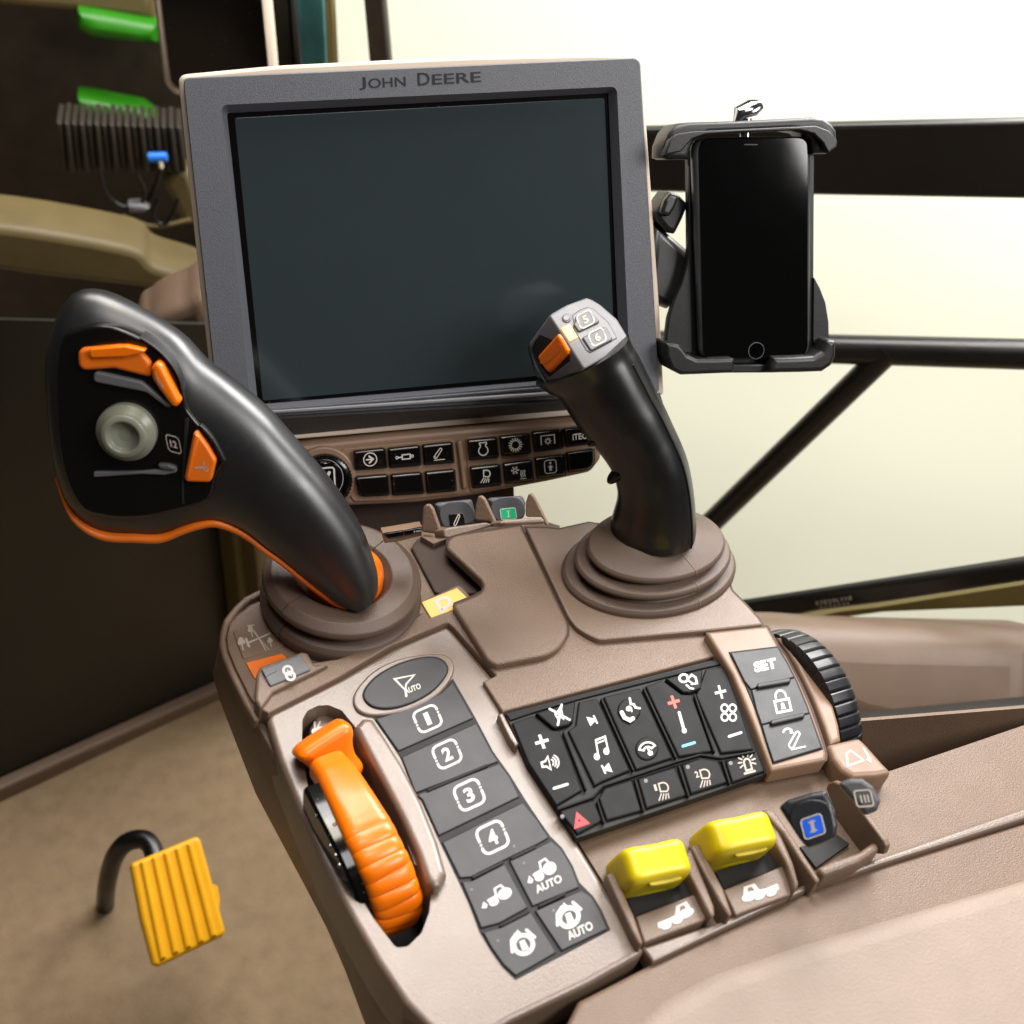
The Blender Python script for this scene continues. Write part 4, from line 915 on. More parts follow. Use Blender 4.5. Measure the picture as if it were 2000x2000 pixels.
fr, t, mk_ = paddle('N', [(1192, 312), (1250, 265), (1400, 218), (1490, 205), (1530, 280), (1565, 430), (1555, 500), (1450, 548), (1375, 570), (1330, 520)],
    [(1265, 380), (1300, 300), (1400, 262), (1500, 290), (1540, 400), (1530, 500), (1400, 548), (1330, 500)], ('blue', [(1332, 402), (1465, 355), (1488, 465), (1370, 508)]), 'black paddle lever with a blue marked tile', .548, .012, 'lever_black', 48, FG)
symbol(fr, [('s', [(0, .55), (0, -.55)], .5), ('s', [(-.45, .6), (.45, .6)], .2), ('s', [(-.45, -.6), (.45, -.6)], .2)], 'N', 1408, 432, (42, -14), (-10, -48), .0012, mk_, 'ink_dim')
symbol(fr, [('o', rrect(1, 1, .3), .1)], 'N', 1410, 432, (64, -22), (-16, -62), .00125, mk_, 'ink')
fr, t, mk_ = paddle('N', [(1560, 160), (1640, 128), (1720, 130), (1790, 180), (1835, 270), (1815, 330), (1740, 360), (1690, 300), (1620, 220)],
    None, None, 'dark grey paddle lever with a pale square symbol in the right corner', .575, .014, 'paddle', 50, FG)
symbol(fr, [('o', rrect(.9, .9, .3), .2), ('s', [(-.3, .3), (-.3, -.4)], .2), ('s', [(.1, .3), (.1, -.4)], .2), ('s', [(.45, .3), (.45, -.4)], .2)], 'N', 1730, 255, (58, -4), (-14, -56), .0001, t, 'ink_dim')
# guide ribs of the front pair
def xrib(name, L, pts, z, w, m='tan', parent=None, d0=None):
    o = q(L, *(d0 or pts[-1])); fr = side(*o, z)
    return plate(name, fr, ql(L, pts), w/2, -w/2, m, parent if parent is not None else con, .0012, both=True, rad=.002)
cplate('guide_rib', 'N', [(1092, 330), (1130, 318), (1175, 335), (1300, 520), (1460, 770), (1430, 785), (1330, 640), (1230, 480)], .006, -.012, 'tan_smooth', bev=.0025, rad=.0012)
GW = Fr(GROUND.w(*q('N', 1700, 560), -.0085), -EY, EZ, -EX)
plate('guide_wall', GW, ql('N', [(1488, 190), (1505, 162), (1535, 150), (1575, 165), (1700, 320), (1850, 520), (1868, 560), (1850, 610), (1640, 590), (1575, 500), (1540, 330)]), .0012, -.0022, 'tan_smooth', con, .001, rad=.002, both=True)
cplate('guide_lip', 'N', [(1438, 690), (1520, 650), (1700, 590), (1790, 525), (1830, 545), (1830, 575), (1700, 660), (1480, 742)], .006, -.010, 'tan_smooth', bev=.0028, rad=.002)
cplate('lever_well', 'N', [(1330, 560), (1560, 480), (1640, 540), (1430, 690)], -.006, -.0125, 'gap', bev=.0002)
# rear pair
RG = 'rear grey paddle levers below the button bar'
RD = .655
fr, t, mk_ = paddle('H', [(422, 165), (470, 150), (780, 118), (812, 250), (800, 345), (640, 372), (520, 388), (470, 290)], [(475, 240), (540, 160), (640, 140), (740, 150), (805, 240), (795, 330), (640, 365), (520, 380)],
    ('face_black', [(560, 262), (700, 250), (728, 360), (578, 380)]), 'grey rear lever with a white boom symbol', RD, .012, 'paddle', 42, RG)
symbol(fr, [('o', arc(-.5, -.6, .25, 130, 310, 8)+arc(.5, .65, .22, -50, 130, 8), .16)], 'H', 640, 318, (42, -4), (-6, -58), .0013, mk_)
fr, t, mk_ = paddle('H', [(918, 122), (960, 104), (1258, 88), (1288, 160), (1272, 300), (1150, 318), (1030, 335), (990, 260)], [(960, 200), (1020, 120), (1120, 96), (1220, 108), (1282, 190), (1265, 290), (1150, 312), (1030, 330)],
    ('green', [(1045, 215), (1190, 200), (1205, 300), (1065, 315)]), 'grey rear lever with a bright green tile', RD+.004, .012, 'paddle', 42, RG)
symbol(fr, [('s', [(0, .5), (0, -.5)], .22), ('s', [(-.25, .55), (.25, .55)], .16), ('s', [(-.25, -.55), (.25, -.55)], .16)], 'H', 1125, 260, (50, -4), (-4, -50), .00125, mk_)
symbol(fr, [('o', rrect(1, 1, .25), .1)], 'H', 1125, 258, (72, -7), (-8, -52), .0013, mk_)
for pts in ([(318, 200), (345, 170), (385, 172), (415, 215), (512, 490), (470, 500), (440, 450), (300, 430)],
            [(812, 180), (835, 95), (870, 88), (905, 120), (1022, 370), (985, 378), (940, 330), (800, 320)],
            [(1288, 150), (1312, 75), (1340, 65), (1375, 110), (1505, 370), (1470, 372), (1440, 290), (1285, 290)]):
    c = q('H', sum(p[0] for p in pts)/len(pts), sum(p[1] for p in pts)/len(pts))
    O = at_depth(*c, RD-.006); W = Vector((-.62, -.6, .5)).normalized(); U = (EY-W*EY.dot(W)).normalized()
    fr = Fr(O, U, W.cross(U), W)
    plate('guide_rib', fr, ql('H', pts), .0012, -.0022, 'tan', con, .001, rad=.0015, both=True)
for pts in ([(512, 410), (560, 390), (920, 340), (965, 355), (960, 382), (560, 490), (515, 480)], [(1035, 350), (1080, 318), (1430, 290), (1470, 310), (1472, 350), (1100, 368)]):
    c = q('H', sum(p[0] for p in pts)/len(pts), sum(p[1] for p in pts)/len(pts))
    fr = Fr(at_depth(*c, RD-.012), EX, Vector((0, .7, .7)), Vector((0, -.7, .7)))
    plate('guide_lip', fr, ql('H', pts), .002, -.010, 'tan_smooth', con, .0022, rad=.0015)
# strip of the second button row peeking out behind the left joystick
SB = facing(795, 1035, .665)
t = thing('button_bar', SB, 'sliver of a second black button row behind the left joystick boot', 'button panel')
plate('panel', SB, ql('H', [(-60, 440), (310, 378), (310, 470), (100, 520), (-40, 540)]), 0, -.01, 'bar_tan', t, .001)
b1 = plate('button', SB, ql('H', [(-50, 448), (135, 420), (142, 465), (0, 490)]), .0015, -.001, 'gloss_black', t, .0006)
b2 = plate('button', SB, ql('H', [(142, 420), (305, 388), (305, 432), (150, 464)]), .0015, -.001, 'gloss_black', t, .0006)
symbol(SB, [('f', [(-1, -1), (-.6, -1), (-.6, 1), (-1, 1)]), ('f', [(-.3, -1), (1, -.8), (1, .6), (-.3, .8)])], 'H', 268, 422, (36, -6), (0, -9), .0015, b2)

# ================================================================ THROTTLE
TH = side(*q('J', 820, 1000), .010)
th = thing('throttle_lever', TH, 'glossy orange ribbed throttle lever in the slot beside the hare symbol', 'lever')
prof_ = [('J', 690, 880, .011), ('J', 735, 935, .0125), ('J', 775, 990, .014), ('J', 865, 1150, .016), ('J', 940, 1290, .016), ('J', 1015, 1430, .015), ('J', 1075, 1555, .013), ('J', 1130, 1680, .010), ('J', 1180, 1800, .005), ('J', 1222, 1932, -.001), ('K', 70, 1420, -.008), ('K', 62, 1500, -.017)]
c3 = [TH.loc(GROUND.w(*q(L_, x, y), z_)) for L_, x, y, z_ in prof_]
c3 += [c3[-1]+Vector((.002, -.008, 0)), c3[-1]+Vector((.006, -.018, 0))]
cp = curve_pts(c3, 30)
def frames(cp):
    for i, p in enumerate(cp):
        t = (cp[min(i+1, len(cp)-1)]-cp[max(i-1, 0)]).normalized()
        e = (Vector((0, 0, 1))-t*t.z).normalized(); n_ = e.cross(t)
        if n_.y*2+n_.x*-1 < 0: n_ = -n_
        yield i, p, t, e, n_
def band(bm, cp, w0, w1, th_):
    rings = []; L = 0; tot = sum((b-a).length for a, b in zip(cp, cp[1:]))
    for i, p, t, e, n_ in frames(cp):
        s_ = L/tot; g = 0
        if .34 < s_ < .9: g = .0011*(abs(math.sin((s_-.34)*pi*16))**.4-1)*min(1, (s_-.34)*10)
        w = w0+(w1-w0)*min(1, s_*2.5)
        sec = []
        for k in range(28):
            a = 2*pi*k/28; ca, sa = math.cos(a), math.sin(a)
            x = w*math.copysign(abs(ca)**.5, ca); y = th_*math.copysign(abs(sa)**.5, sa)
            sec.append(p+n_*(y-th_+(g if sa > .2 else 0)+.0016*(1-ca*ca)*(sa > 0))+e*x)
        rings.append(sec)
        if i < len(cp)-1: L += (cp[i+1]-p).length
    rings_bm(bm, rings)
bm = bmesh.new(); band(bm, cp, .0090, .0118, .0055)
mk('band', bm, 'orange', th, TH, 60)
rings = []
for i, p, t, e, n_ in frames(cp):
    if i < 60 or i > 330: continue
    rings.append([p+n_*a_+e*b_ for a_, b_ in ((-.003, -.004), (-.0035, -.0155), (-.005, -.017), (-.026, -.017), (-.026, -.004))])
bm = bmesh.new(); rings_bm(bm, rings); mk('quadrant', bm, 'gloss_black', th, TH, 25)
hd = Fr(TH.w(*q('J', 720, 860), 0), EX, Vector((0, .62, .78)), Vector((0, -.78, .62)))
HP = ql('J', [(482, 890), (505, 845), (560, 800), (790, 652), (850, 634), (890, 655), (908, 705), (906, 790), (925, 870), (985, 975), (900, 1100), (720, 1110), (695, 1050), (670, 1025), (600, 1000), (545, 955), (500, 925)])
plate('head', hd, HP, .006, -.010, 'orange', th, .0048, seg=6, sm=4, both=True)
for i0, dn, de in ((95, -.006, -.017), (120, -.004, -.012), (140, -.007, -.017), (160, -.006, -.017), (178, -.007, -.017)):
    i, p, t, e, n_ = list(frames(cp))[i0]; P = p+n_*dn+e*de
    bm = bmesh.new(); bmesh.ops.create_uvsphere(bm, u_segments=12, v_segments=8, radius=.0012, matrix=Matrix.Translation(P))
    mk('stud', bm, 'chrome', th, TH)

# ================================================================ THUMBWHEEL
ob = ql('M', [(800, 105), (960, 180), (1110, 320), (1240, 520), (1335, 720), (1400, 940), (1430, 1120)])
WF = side(*q('M', 1110, 320), .012)
pp = [WF.p(x, y, 0) for x, y in ob]
# least squares circle through the rim in the wheel plane
import itertools
def circfit(P):
    sx = [[0]*3 for _ in range(3)]; r = [0]*3
    for p in P:
        row = (p.x, p.y, 1); z = p.x*p.x+p.y*p.y
        for i in range(3):
            r[i] += row[i]*z
            for j in range(3): sx[i][j] += row[i]*row[j]
    m = Matrix(sx).inverted() @ Vector(r)
    return Vector((m[0]/2, m[1]/2)), math.sqrt(m[2]+m[0]**2/4+m[1]**2/4)
cc, Rw = circfit(pp)
print('WHEEL', cc, Rw, [tuple(round(c, 4) for c in p) for p in pp])
wh = thing('thumbwheel', WF, 'black ribbed thumbwheel at the right edge of the console', 'dial')
NW = 44; Wd = .0185
bm = bmesh.new(); rings = []
prof = [(.55, 0), (.95, 0), (1, .0008), (1.0, Wd*.55), (.985, Wd*.8), (.95, Wd*.95), (.9, Wd), (.55, Wd)]
for fr_, x in prof:
    ring = []
    for k in range(NW*10):
        a = 2*pi*k/(NW*10); j = k % 10
        g = -.0016 if j == 0 else (-.0004 if j in (1, 9) else .0)
        rr = Rw*fr_+(g if fr_ > .9 else 0)
        ring.append(Vector((cc.x+rr*math.cos(a), cc.y+rr*math.sin(a), x)))
    rings.append(ring)
rings_bm(bm, rings)
mk('ribbed_rim', bm, 'lever_black', wh, WF, 25)

# ================================================================ RIGHT JOYSTICK
LFR = lean(1275, 1050, .024, 10)
jr = thing('joystick', Fr(GROUND.w(1265, 1120, .003), EX, EY, EZ), 'upright black joystick with a light grey two-button head and orange roller', 'joystick', 'joysticks on the console')
def boot(parent, c, prof, m='rubber_tan', tilt=(0, 0), n=72, ecc=1., seams=()):
    fr = Fr(c, EX, EY, EZ)
    bm = lathe_bm(prof, n)
    zs = [v.co.z for v in bm.verts]; z0, z1 = min(zs), max(zs)
    for v in bm.verts:
        k = (v.co.z-z0)/(z1-z0); v.co.y *= ecc; v.co.x += tilt[0]*k; v.co.y += tilt[1]*k
    o = mk('boot', bm, m, parent, fr, 60)
    for a_, m_ in seams:
        pts = []
        for r_, z_ in prof:
            k = (z_-z0)/(z1-z0); pts.append((r_*math.cos(a_)+tilt[0]*k, r_*math.sin(a_)*ecc+tilt[1]*k, z_))
        mk('seam', tube_bm(pts[3:], .00032, 6), m_, o, fr)
    return o
cB_ = GROUND.w(*q('I', 612, 430), .006)
R0 = .0495
bo = boot(jr, Vector((cB_.x, cB_.y, .002)), fillet_prof([(R0*.42, .0275), (R0*.46, .0262), (R0*.86, .0222), (R0*.90, .0200), (R0*.86, .0175), (R0*.76, .0160), (R0*.82, .0150), (R0*.98, .0142), (R0*1.02, .0120), (R0*.98, .0098), (R0*.86, .0078), (R0*.92, .0062), (R0*1.09, .0058), (R0*1.13, .0035), (R0*1.13, .0)], .0018, 4), tilt=(.0005, .003), ecc=.66, seams=((-1.35, 'bar_tan'),))
LE = ql('F', [(350, 770), (440, 838), (520, 885), (620, 1040), (700, 1150), (790, 1260), (860, 1350), (920, 1450), (952, 1560), (955, 1640), (935, 1720), (910, 1810), (902, 1900)])+ql('I', [(398, 212), (402, 255)])
RE = ql('F', [(1030, 480), (1055, 545), (1100, 620), (1180, 780), (1240, 900), (1300, 1010), (1370, 1160), (1430, 1290), (1480, 1430), (1512, 1580), (1530, 1720), (1540, 1850), (1541, 1932)])+ql('I', [(852, 270), (846, 300)])
rings = []; NS = 40
for (a, b), dep in zip(zip(LE, RE), [.85]*len(LE)):
    A = LFR.p3(*a); B = LFR.p3(*b); c = (A+B)/2; e = (B-A); hw = e.length/2; e.normalize()
    rings.append([c+e*(hw*math.copysign(abs(math.cos(t))**.85, math.cos(t)))+Vector((0, 0, hw*dep*math.copysign(abs(math.sin(t))**.85, math.sin(t)))) for t in [2*pi*k/NS for k in range(NS)]])
# resample for smoothness
def resample(rings, n=3):
    out = []
    cols = [curve_pts([r[i] for r in rings], n) for i in range(len(rings[0]))]
    return [[c[j] for c in cols] for j in range(len(cols[0]))]
bm = bmesh.new(); rings_bm(bm, resample(rings)); grip = mk('grip', bm, 'grip_black', jr, LFR, 60)
# collar at the foot and seam along the right side
lr = rings[-2]; c0 = sum(lr, Vector())/len(lr)
seam = [r[2]+(r[2]-sum(r, Vector())/len(r)).normalized()*.0002 for r in rings[2:]]
bm = tube_bm(curve_pts(seam, 4), .0005, 8); mk('seam', bm, 'black', grip, LFR)
# side buttons on the left of the grip
for (x, y), nn in (((790, 1210), 3), ((935, 1490), 8)):
    P = LFR.p3(*q('F', x+22, y-8), .008)
    bm = bmesh.new(); bmesh.ops.create_uvsphere(bm, u_segments=20, v_segments=12, radius=1, matrix=Matrix.Translation(P) @ Matrix.Rotation(-.5, 4, 'Z') @ Matrix.Diagonal((.0035, .0085, .0075, 1)))
    for f in bm.faces: f.smooth = True
    b = mk('button', bm, 'gloss_black', jr, LFR)
# head: convex shell from its corner points
hd0 = LFR.w(*q('W', 800, 800), .0)
HDp = (hd0-CAM).dot(ray(1000, 1000).normalized())
HF_ = screenwise(*q('W', 800, 800), (hd0-CAM).dot((c2w(Vector((0, 0, -1))))))
def hv(L, x, y, o): return HF_.p3(*q(L, x, y), o)
def face_frame(a, b, c):
    U = (b-a).normalized(); W = (b-a).cross(c-a).normalized()
    if (HF_.mat.to_3x3() @ W).dot(CAM-HF_.mat @ a) < 0: W = -W
    V = W.cross(U); R3 = HF_.mat.to_3x3()
    return Fr(HF_.mat @ a, R3 @ U, R3 @ V, R3 @ W)
k0, k1, k2, k3 = hv('W', 430, 455, .012), hv('W', 1625, 900, .003), hv('W', 965, 95, -.006), hv('W', 20, 860, -.009)
TF = face_frame(k0, k1, k2)
k4 = HF_.loc(TF.w(*q('W', 935, 1268)))
LF_ = face_frame(k0, k4, k3)
front = [HF_.loc(TF.w(*q('W', x, y))) for x, y in ((430, 455), (860, 1080), (935, 1268), (1625, 900), (1655, 760), (1470, 450), (1200, 215), (1060, 128), (965, 95), (640, 215), (365, 372))]
leftf = [HF_.loc(LF_.w(*q('W', x, y))) for x, y in ((200, 585), (20, 860), (40, 960), (240, 1350), (340, 1490), (400, 1495))]
back = [v+Vector((.0015, .001, -.020)) for v in front[3:10]]+[v+Vector((.004, -.001, -.012)) for v in leftf]
bm = bmesh.new()
for v in front+leftf+back: bm.verts.new(v)
bmesh.ops.convex_hull(bm, input=bm.verts[:])
bmesh.ops.dissolve_limit(bm, angle_limit=math.radians(7), verts=bm.verts[:], edges=bm.edges[:])
bmesh.ops.bevel(bm, geom=bm.edges[:], offset=.0013, segments=3, affect='EDGES', profile=.6, clamp_overlap=True)
for f in bm.faces: f.smooth = True
head = mk('head', bm, 'grey_cap', jr, HF_, 50)
# dark under-rim of the head
ur = ql('W', [(20, 860), (120, 1230), (235, 1430), (330, 1560), (420, 1600), (540, 1650), (935, 1450), (1500, 1150), (1770, 1040), (1700, 940), (1640, 890), (935, 1270), (400, 1495), (330, 1480), (200, 1290), (50, 960)])
plate('under_rim', HF_, ur, -.004, -.026, 'black', jr, .002, rad=.0008)
plate('gap', TF, ql('W', [(740, 375), (860, 290), (985, 245), (1080, 265), (1330, 490), (1475, 750), (1460, 775), (1030, 1005), (960, 960), (760, 620), (760, 520), (740, 420)]), .0002, -.003, 'black', head, .0003, rad=.001)
plate('button_field', TF, ql('W', [(750, 385), (865, 303), (985, 258), (1072, 276), (1318, 496), (1462, 752), (1032, 990), (972, 952), (772, 615), (772, 515), (752, 430)]), .0004, -.003, 'grey_cap', head, .0003, rad=.001)
for pts, tx, cx, cy in (([(808, 385), (960, 300), (1040, 318), (1185, 465), (1175, 498), (850, 650), (765, 530), (800, 470)], '5', 955, 450), ([(905, 740), (1260, 568), (1310, 580), (1400, 755), (1385, 790), (1050, 962)], '6', 1150, 740)):
    plate('gap', TF, ql('W', [(x, y+14) for x, y in pts]), .0006, -.002, 'black', head, .0003, rad=.001)
    bt = plate('button', TF, ql('W', pts), .0016, -.002, 'grey_btn', head, .0007, rad=.0012)
    symbol(TF, badge_ring(tx), 'W', cx, cy, (120, -60), (-46, -112), .0016, bt, 'ink_dim')
plate('round_button', TF, ql('W', [(650+80*math.cos(a), 425+72*math.sin(a)) for a in [k*pi/12 for k in range(24)]]), .0006, -.002, 'grey_mid', head, .0004)
plate('round_button_cap', TF, ql('W', [(645+62*math.cos(a), 420+56*math.sin(a)) for a in [k*pi/12 for k in range(24)]]), .0010, -.002, 'grey_cap', head, .0006)
plate('indicator', TF, ql('W', [(548, 592), (695, 520), (835, 742), (695, 815)]), .0006, -.003, mat('lit_indicator', (240, 170, 80), .4, emit=(255, 180, 90), es=.55), head, .0003, rad=.0006)
plate('roller_well', LF_, ql('W', [(375, 575), (430, 600), (560, 760), (700, 1040), (705, 1130), (360, 1400), (300, 1340), (130, 1090), (60, 930), (120, 800), (240, 640)]), .0002, -.004, 'gap', head, .0004, rad=.0015)
rw = [(488, 690), (540, 760), (655, 960), (650, 1020), (395, 1300), (340, 1335), (280, 1280), (160, 1100), (165, 1050)]
ro = plate('roller', LF_, ql('W', rw), .0022, -.002, 'orange', jr, .0016, seg=4, rad=.001)
plate('roller_groove', LF_, ql('W', [(500, 850), (560, 870), (540, 960), (420, 1090), (300, 1180), (200, 1180), (210, 1130), (340, 1010)]), .00235, .001, 'orange_dark', ro, .0001, rad=.001)

# ================================================================ LEFT JOYSTICK
jl = thing('joystick', Fr(GROUND.w(670, 1160, -.0085), EX, EY, EZ), 'large black arched joystick with orange buttons on its side panel', 'joystick', 'joysticks on the console')
cL = GROUND.w(*q('G', 1320, 650), .004); RL = .0425
boot(jl, Vector((cL.x, cL.y, -.0085)), fillet_prof([(.016, .0150), (.0215, .0168), (RL*.62, .0232), (RL*.88, .0238), (RL*.985, .0205), (RL*1.0, .0180), (RL*.96, .0155), (RL*.84, .0130), (RL*.86, .0115), (RL*.98, .0100), (RL*1.02, .0070), (RL*1.02, .0045), (RL*.99, .0005), (RL*.99, .0)], .002, 4), tilt=(0, .003), seams=((-2.75, 'groove'), (.5, 'groove')))
mkb = lathe_bm([(.0205, .002), (.0205, .010), (.0197, .0135), (.017, .016), (.012, .017)], 48)
cOr = GROUND.w(674, 1124, .014)
mk('collar', mkb, 'orange', jl, Fr(Vector((cOr.x, cOr.y, .006)), EX, EY, EZ), 60)
LJ = lean(705, 1165, .016, 20)
SEC = [((92, 700), (108, 840), 8), ((104, 640), (118, 930), 14), ((140, 575), (150, 1000), 18), ((200, 568), (205, 1036), 20), ((276, 602), (276, 1042), 20), ((325, 632), (322, 1042), 20), ((363, 661), (362, 1027), 20), ((400, 702), (392, 1017), 20), ((446, 737), (425, 1012), 20), ((488, 770), (460, 1022), 20), ((527, 805), (492, 1040), 20), ((560, 842), (520, 1062), 20), ((600, 888), (552, 1085), 19.5), ((640, 935), (580, 1108), 19), ((679, 990), (606, 1130), 18), ((708, 1040), (632, 1150), 17), ((727, 1090), (655, 1167), 16), ((737, 1125), (676, 1177), 15), ((738, 1150), (696, 1184), 13)]
rings = []; NS = 48
def supc(t, e): c_ = math.cos(t); return math.copysign(abs(c_)**e, c_)
def sups(t, e): s_ = math.sin(t); return math.copysign(abs(s_)**e, s_)
for up, lo, dmm in SEC:
    A = LJ.p3(*up); B = LJ.p3(*lo); c = (A+B)/2; e = (A-B); hw = e.length/2; e.normalize()
    rings.append([c+e*(hw*supc(t, .8))+Vector((0, 0, dmm*.001*sups(t, .8))) for t in [2*pi*k/NS for k in range(NS)]])
bm = bmesh.new(); rings_bm(bm, resample(rings, 3)); arm = mk('grip', bm, 'matte_black', jl, LJ, 60)
# orange underside band following the lower edge
rings = []
for up, lo, dmm in SEC[1:-1]:
    A = LJ.p3(*up); B = LJ.p3(*lo); e = (A-B).normalized(); c = B+e*.0015
    rings.append([c+e*(.0042*math.cos(t))+Vector((0, 0, dmm*.00062*math.sin(t))) for t in [2*pi*k/24 for k in range(24)]])
bm = bmesh.new(); rings_bm(bm, resample(rings, 6)); mk('underside_trim', bm, 'orange_dark', jl, LJ, 60)
# side panel
PN = LJ
pan = ql('O', [(-560, 470), (-420, 330), (-180, 300), (60, 392), (180, 478), (280, 585), (342, 690), (368, 790), (398, 900), (435, 965), (520, 1068), (600, 1160), (680, 1295), (690, 1330), (625, 1440), (565, 1610), (300, 1700), (62, 1745), (-200, 1740), (-420, 1640), (-560, 1200)])
Hh = .0214
pn = plate('control_panel', PN, pan, Hh, .006, 'face_black', jl, .0015, sm=4)
plate('panel_rim', PN, ql('O', [(62, 385), (185, 470), (288, 578), (352, 690), (378, 790), (365, 795), (340, 695), (278, 592), (178, 488), (60, 402)]), Hh+.0014, .01, 'black', jl, .0006, sm=3)
plate('panel_rim', PN, ql('O', [(505, 1060), (530, 1062), (610, 1155), (690, 1300), (690, 1325), (670, 1330), (600, 1185)]), Hh+.0014, .008, 'black', jl, .0006, sm=3)
def pbtn(name, pts, m, z=Hh+.004, bev=.0018, rad=.0015, parent=None): return plate(name, PN, ql('O', pts), z, Hh-.002, m, parent or jl, bev, seg=4, rad=rad*3)
b = pbtn('button', [(130, 610), (175, 570), (215, 595), (262, 690), (320, 800), (358, 880), (318, 915), (285, 903), (190, 775), (140, 700)], 'orange', Hh+.006, .003, .003)
symbol(PN, [('o', circ(0, -.3, .5, 14), .2), ('s', [(-.3, .3), (-.1, .9)], .2), ('f', circ(.1, -.3, .18, 8))], 'O', 195, 705, (34, 30), (-26, -62), Hh+.006, b, 'ink_dim')
pbtn('button_base', [(-420, 470), (-100, 440), (62, 500), (130, 570), (135, 690), (60, 672), (-150, 620), (-420, 640)], 'orange_dark', Hh+.003)
pbtn('button', [(-330, 470), (-60, 450), (90, 480), (80, 500), (-60, 530), (-330, 540)], 'orange', Hh+.005)
b = pbtn('button', [(455, 1105), (482, 1098), (560, 1205), (625, 1315), (595, 1455), (572, 1480), (405, 1476), (383, 1450)], 'orange_dark', Hh+.0035, .0014, .0012)
plate('button_ridge', PN, ql('O', [(470, 1115), (500, 1135), (420, 1440), (395, 1445)]), Hh+.0046, Hh, 'orange_dark', b, .001)
symbol(PN, [('o', circ(.45, -.15, .3, 14), .2), ('s', [(-.9, -.2), (0, .05)], .3), ('s', [(.2, .2), (.3, .8)], .15)], 'O', 520, 1365, (58, 8), (-10, -52), Hh+.0035, b, 'ink_dim')
symbol(PN, [('o', rrect(.95, .95, .45), .14), ('t', '12', 0, 0, .5, .42, .04)], 'O', 305, 1188, (52, 14), (-14, -66), Hh, pn, 'ink_dim')
plate('panel_seam', PN, ql('O', [(390, 1000), (420, 990), (380, 1500), (385, 1640), (368, 1640), (365, 1500)]), Hh+.0006, Hh-.001, 'gap', pn, .0002)
plate('strip', PN, ql('O', [(-300, 640), (62, 720), (200, 830), (290, 905), (255, 915), (100, 800), (60, 790), (-300, 720)]), Hh+.003, Hh-.002, 'grey_mid', jl, .002, rad=.002)
plate('strip', PN, ql('O', [(-300, 1400), (62, 1396), (330, 1372), (325, 1402), (240, 1422), (60, 1415), (-300, 1440)]), Hh+.002, Hh-.002, 'grey_mid', jl, .001, rad=.001)
plate('strip', PN, ql('O', [(180, 1340), (260, 1345), (330, 1370), (300, 1396), (200, 1380)]), Hh+.003, Hh-.002, 'paddle', jl, .001, rad=.001)
hc = PN.p3(*q('O', -40, 1085), Hh)
bm = lathe_bm(fillet_prof([(.0140, 0), (.0140, .004), (.0108, .007), (.0104, .0095), (.0075, .0105), (.0068, .0075), (.003, .0065)], .001, 3), 40)
for v in bm.verts: v.co += hc
mk('hat_switch', bm, mat('hat_grey', (120, 122, 108), .3, var=.1), jl, PN, 60)

# ================================================================ PEDAL
PD = Fr(GROUND.w(*q('Q', 380, 800), -.40), Vector((.93, .1, .05)), Vector((0, .82, .57)), Vector((0, -.57, .82)))
PD = Fr(PD.O, EX, Vector((0, .85, .52)), Vector((0, -.52, .85)))
pe = thing('pedal', PD, 'bright amber ribbed foot pedal above the tan floor mat', 'pedal')
pts = [(-20, 530), (480, 322), (510, 345), (570, 560), (700, 1040), (675, 1080), (190, 1310), (150, 1295), (60, 950)]
pl = plate('pad', PD, ql('Q', pts), 0, -.012, 'amber', pe, .003, rad=.004)
def ln(a, b, t): return (a[0]+(b[0]-a[0])*t, a[1]+(b[1]-a[1])*t)
T0, T1, B0, B1 = (40, 520), (480, 350), (190, 1265), (668, 1055)
for k in range(5):
    a, b = k*.2+.03, k*.2+.13
    plate('ridge', PD, ql('Q', [ln(T0, T1, a), ln(T0, T1, b), ln(B0, B1, b), ln(B0, B1, a)]), .0022, -.002, 'amber', pl, .0018, rad=.001)
plate('side_tab', PD, ql('Q', [(600, 680), (640, 700), (655, 800), (650, 870), (610, 760)]), -.004, -.012, 'amber', pe, .002)
P0 = PD.p3(*q('Q', 150, 480), -.01)
hook = [PD.p3(*q('Q', x, y), h_) for x, y, h_ in ((170, 620, -.014), (158, 450, -.02), (108, 362, -.025), (30, 345, -.03), (-70, 385, -.04), (-150, 500, -.06), (-200, 700, -.10), (-210, 860, -.15))]
mk('arm', tube_bm(curve_pts(hook, 8), .0075, 16), 'steel', pe, PD)

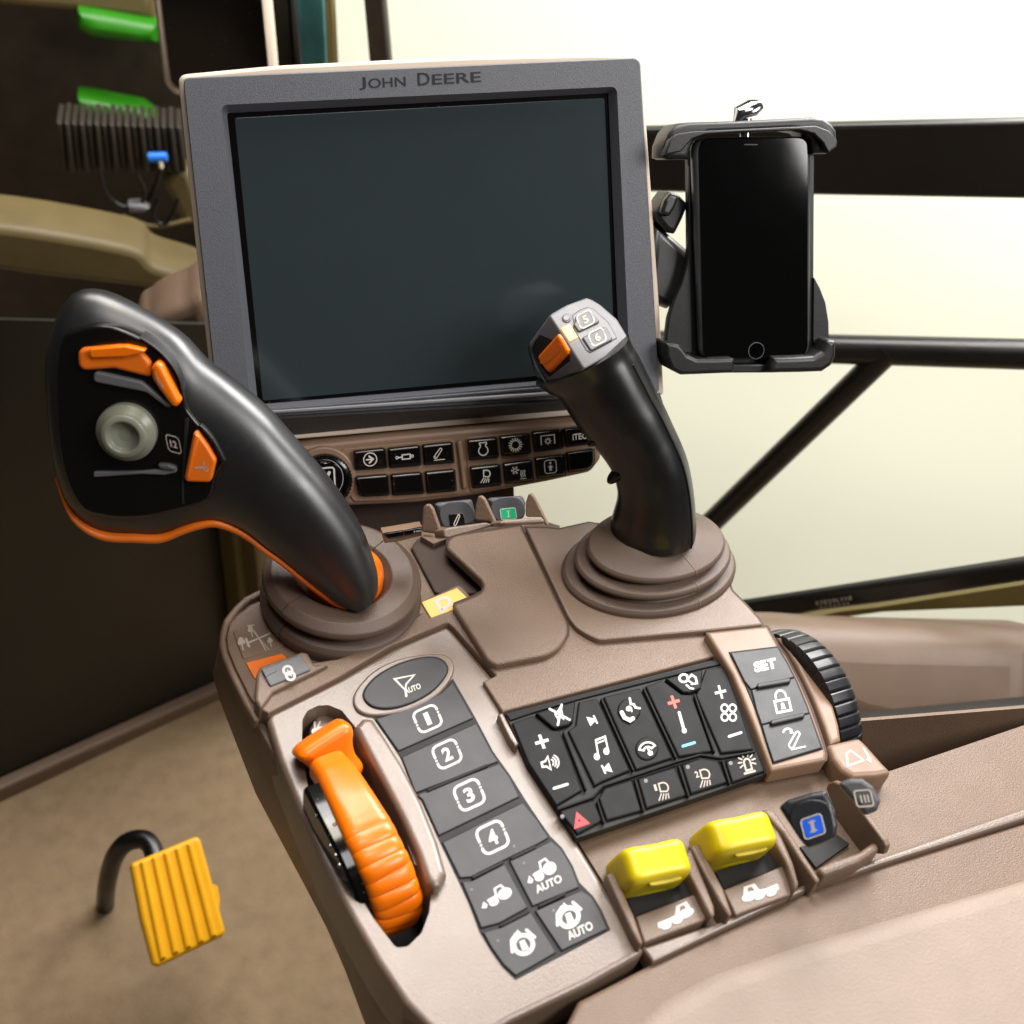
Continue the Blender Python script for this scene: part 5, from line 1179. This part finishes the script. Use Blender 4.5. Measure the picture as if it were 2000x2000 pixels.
# ================================================================ LIGHT, WORLD, CAMERA
w = bpy.data.worlds.new('World'); SC.world = w; w.use_nodes = True
bgn = w.node_tree.nodes['Background']; bgn.inputs['Color'].default_value = (1, .97, .92, 1); bgn.inputs['Strength'].default_value = .04
def area(name, loc, target, sx, sy, power, col=(1, 1, 1)):
    l = bpy.data.lights.new(name, 'AREA'); l.shape = 'RECTANGLE'; l.size = sx; l.size_y = sy; l.energy = power; l.color = col
    o = bpy.data.objects.new(name, l); COL.objects.link(o); o.location = loc
    o.rotation_euler = (Vector(target)-Vector(loc)).to_track_quat('-Z', 'Y').to_euler()
    return o
area('cab_window_light', (.35, 1.15, 1.25), (.05, .4, 0), 1.0, .5, 21, (1, .97, .94))
area('front_right_fill', (.85, -.35, .95), (.22, .5, .08), .6, .5, 13.5, (1, .98, .96))  # unseen fill added at front right to brighten bezel and button bar
area('cab_roof_light', (.12, .1, 1.3), (.15, .5, .1), .6, .3, 6, (1, .97, .94))
area('wall_fill', (.9, 1.2, 1.5), (.75, 1.9, .35), 1.4, .5, 5, (1, .99, .93))  # unseen lamp added above the frame to brighten the pale wall
area('side_window_light', (1.0, .78, .72), (.1, .4, .05), .55, .5, 19, (1, .985, .97))
area('floor_fill', (.3, .72, 1.25), (.12, .6, -.5), .3, .3, 5, (1, .9, .75))  # unseen lamp added overhead to brighten the floor mat

cam = bpy.data.cameras.new('Camera'); co = bpy.data.objects.new('Camera', cam); COL.objects.link(co)
cam.sensor_width = 36; cam.lens = FPX/2000*36; cam.clip_start = .02; cam.clip_end = 50
X, Y, Z = c2w(Vector((1, 0, 0))), c2w(Vector((0, 1, 0))), c2w(Vector((0, 0, 1)))
co.matrix_world = Matrix(((X.x, Y.x, Z.x, CAM.x), (X.y, Y.y, Z.y, CAM.y), (X.z, Y.z, Z.z, CAM.z), (0, 0, 0, 1)))
cam.dof.use_dof = True; cam.dof.focus_distance = .69; cam.dof.aperture_fstop = 8.5
SC.camera = co
SC.view_settings.view_transform = 'Standard'; SC.view_settings.look = 'None'; SC.view_settings.exposure = 0; SC.view_settings.gamma = 1
SC.view_settings.use_curve_mapping = False
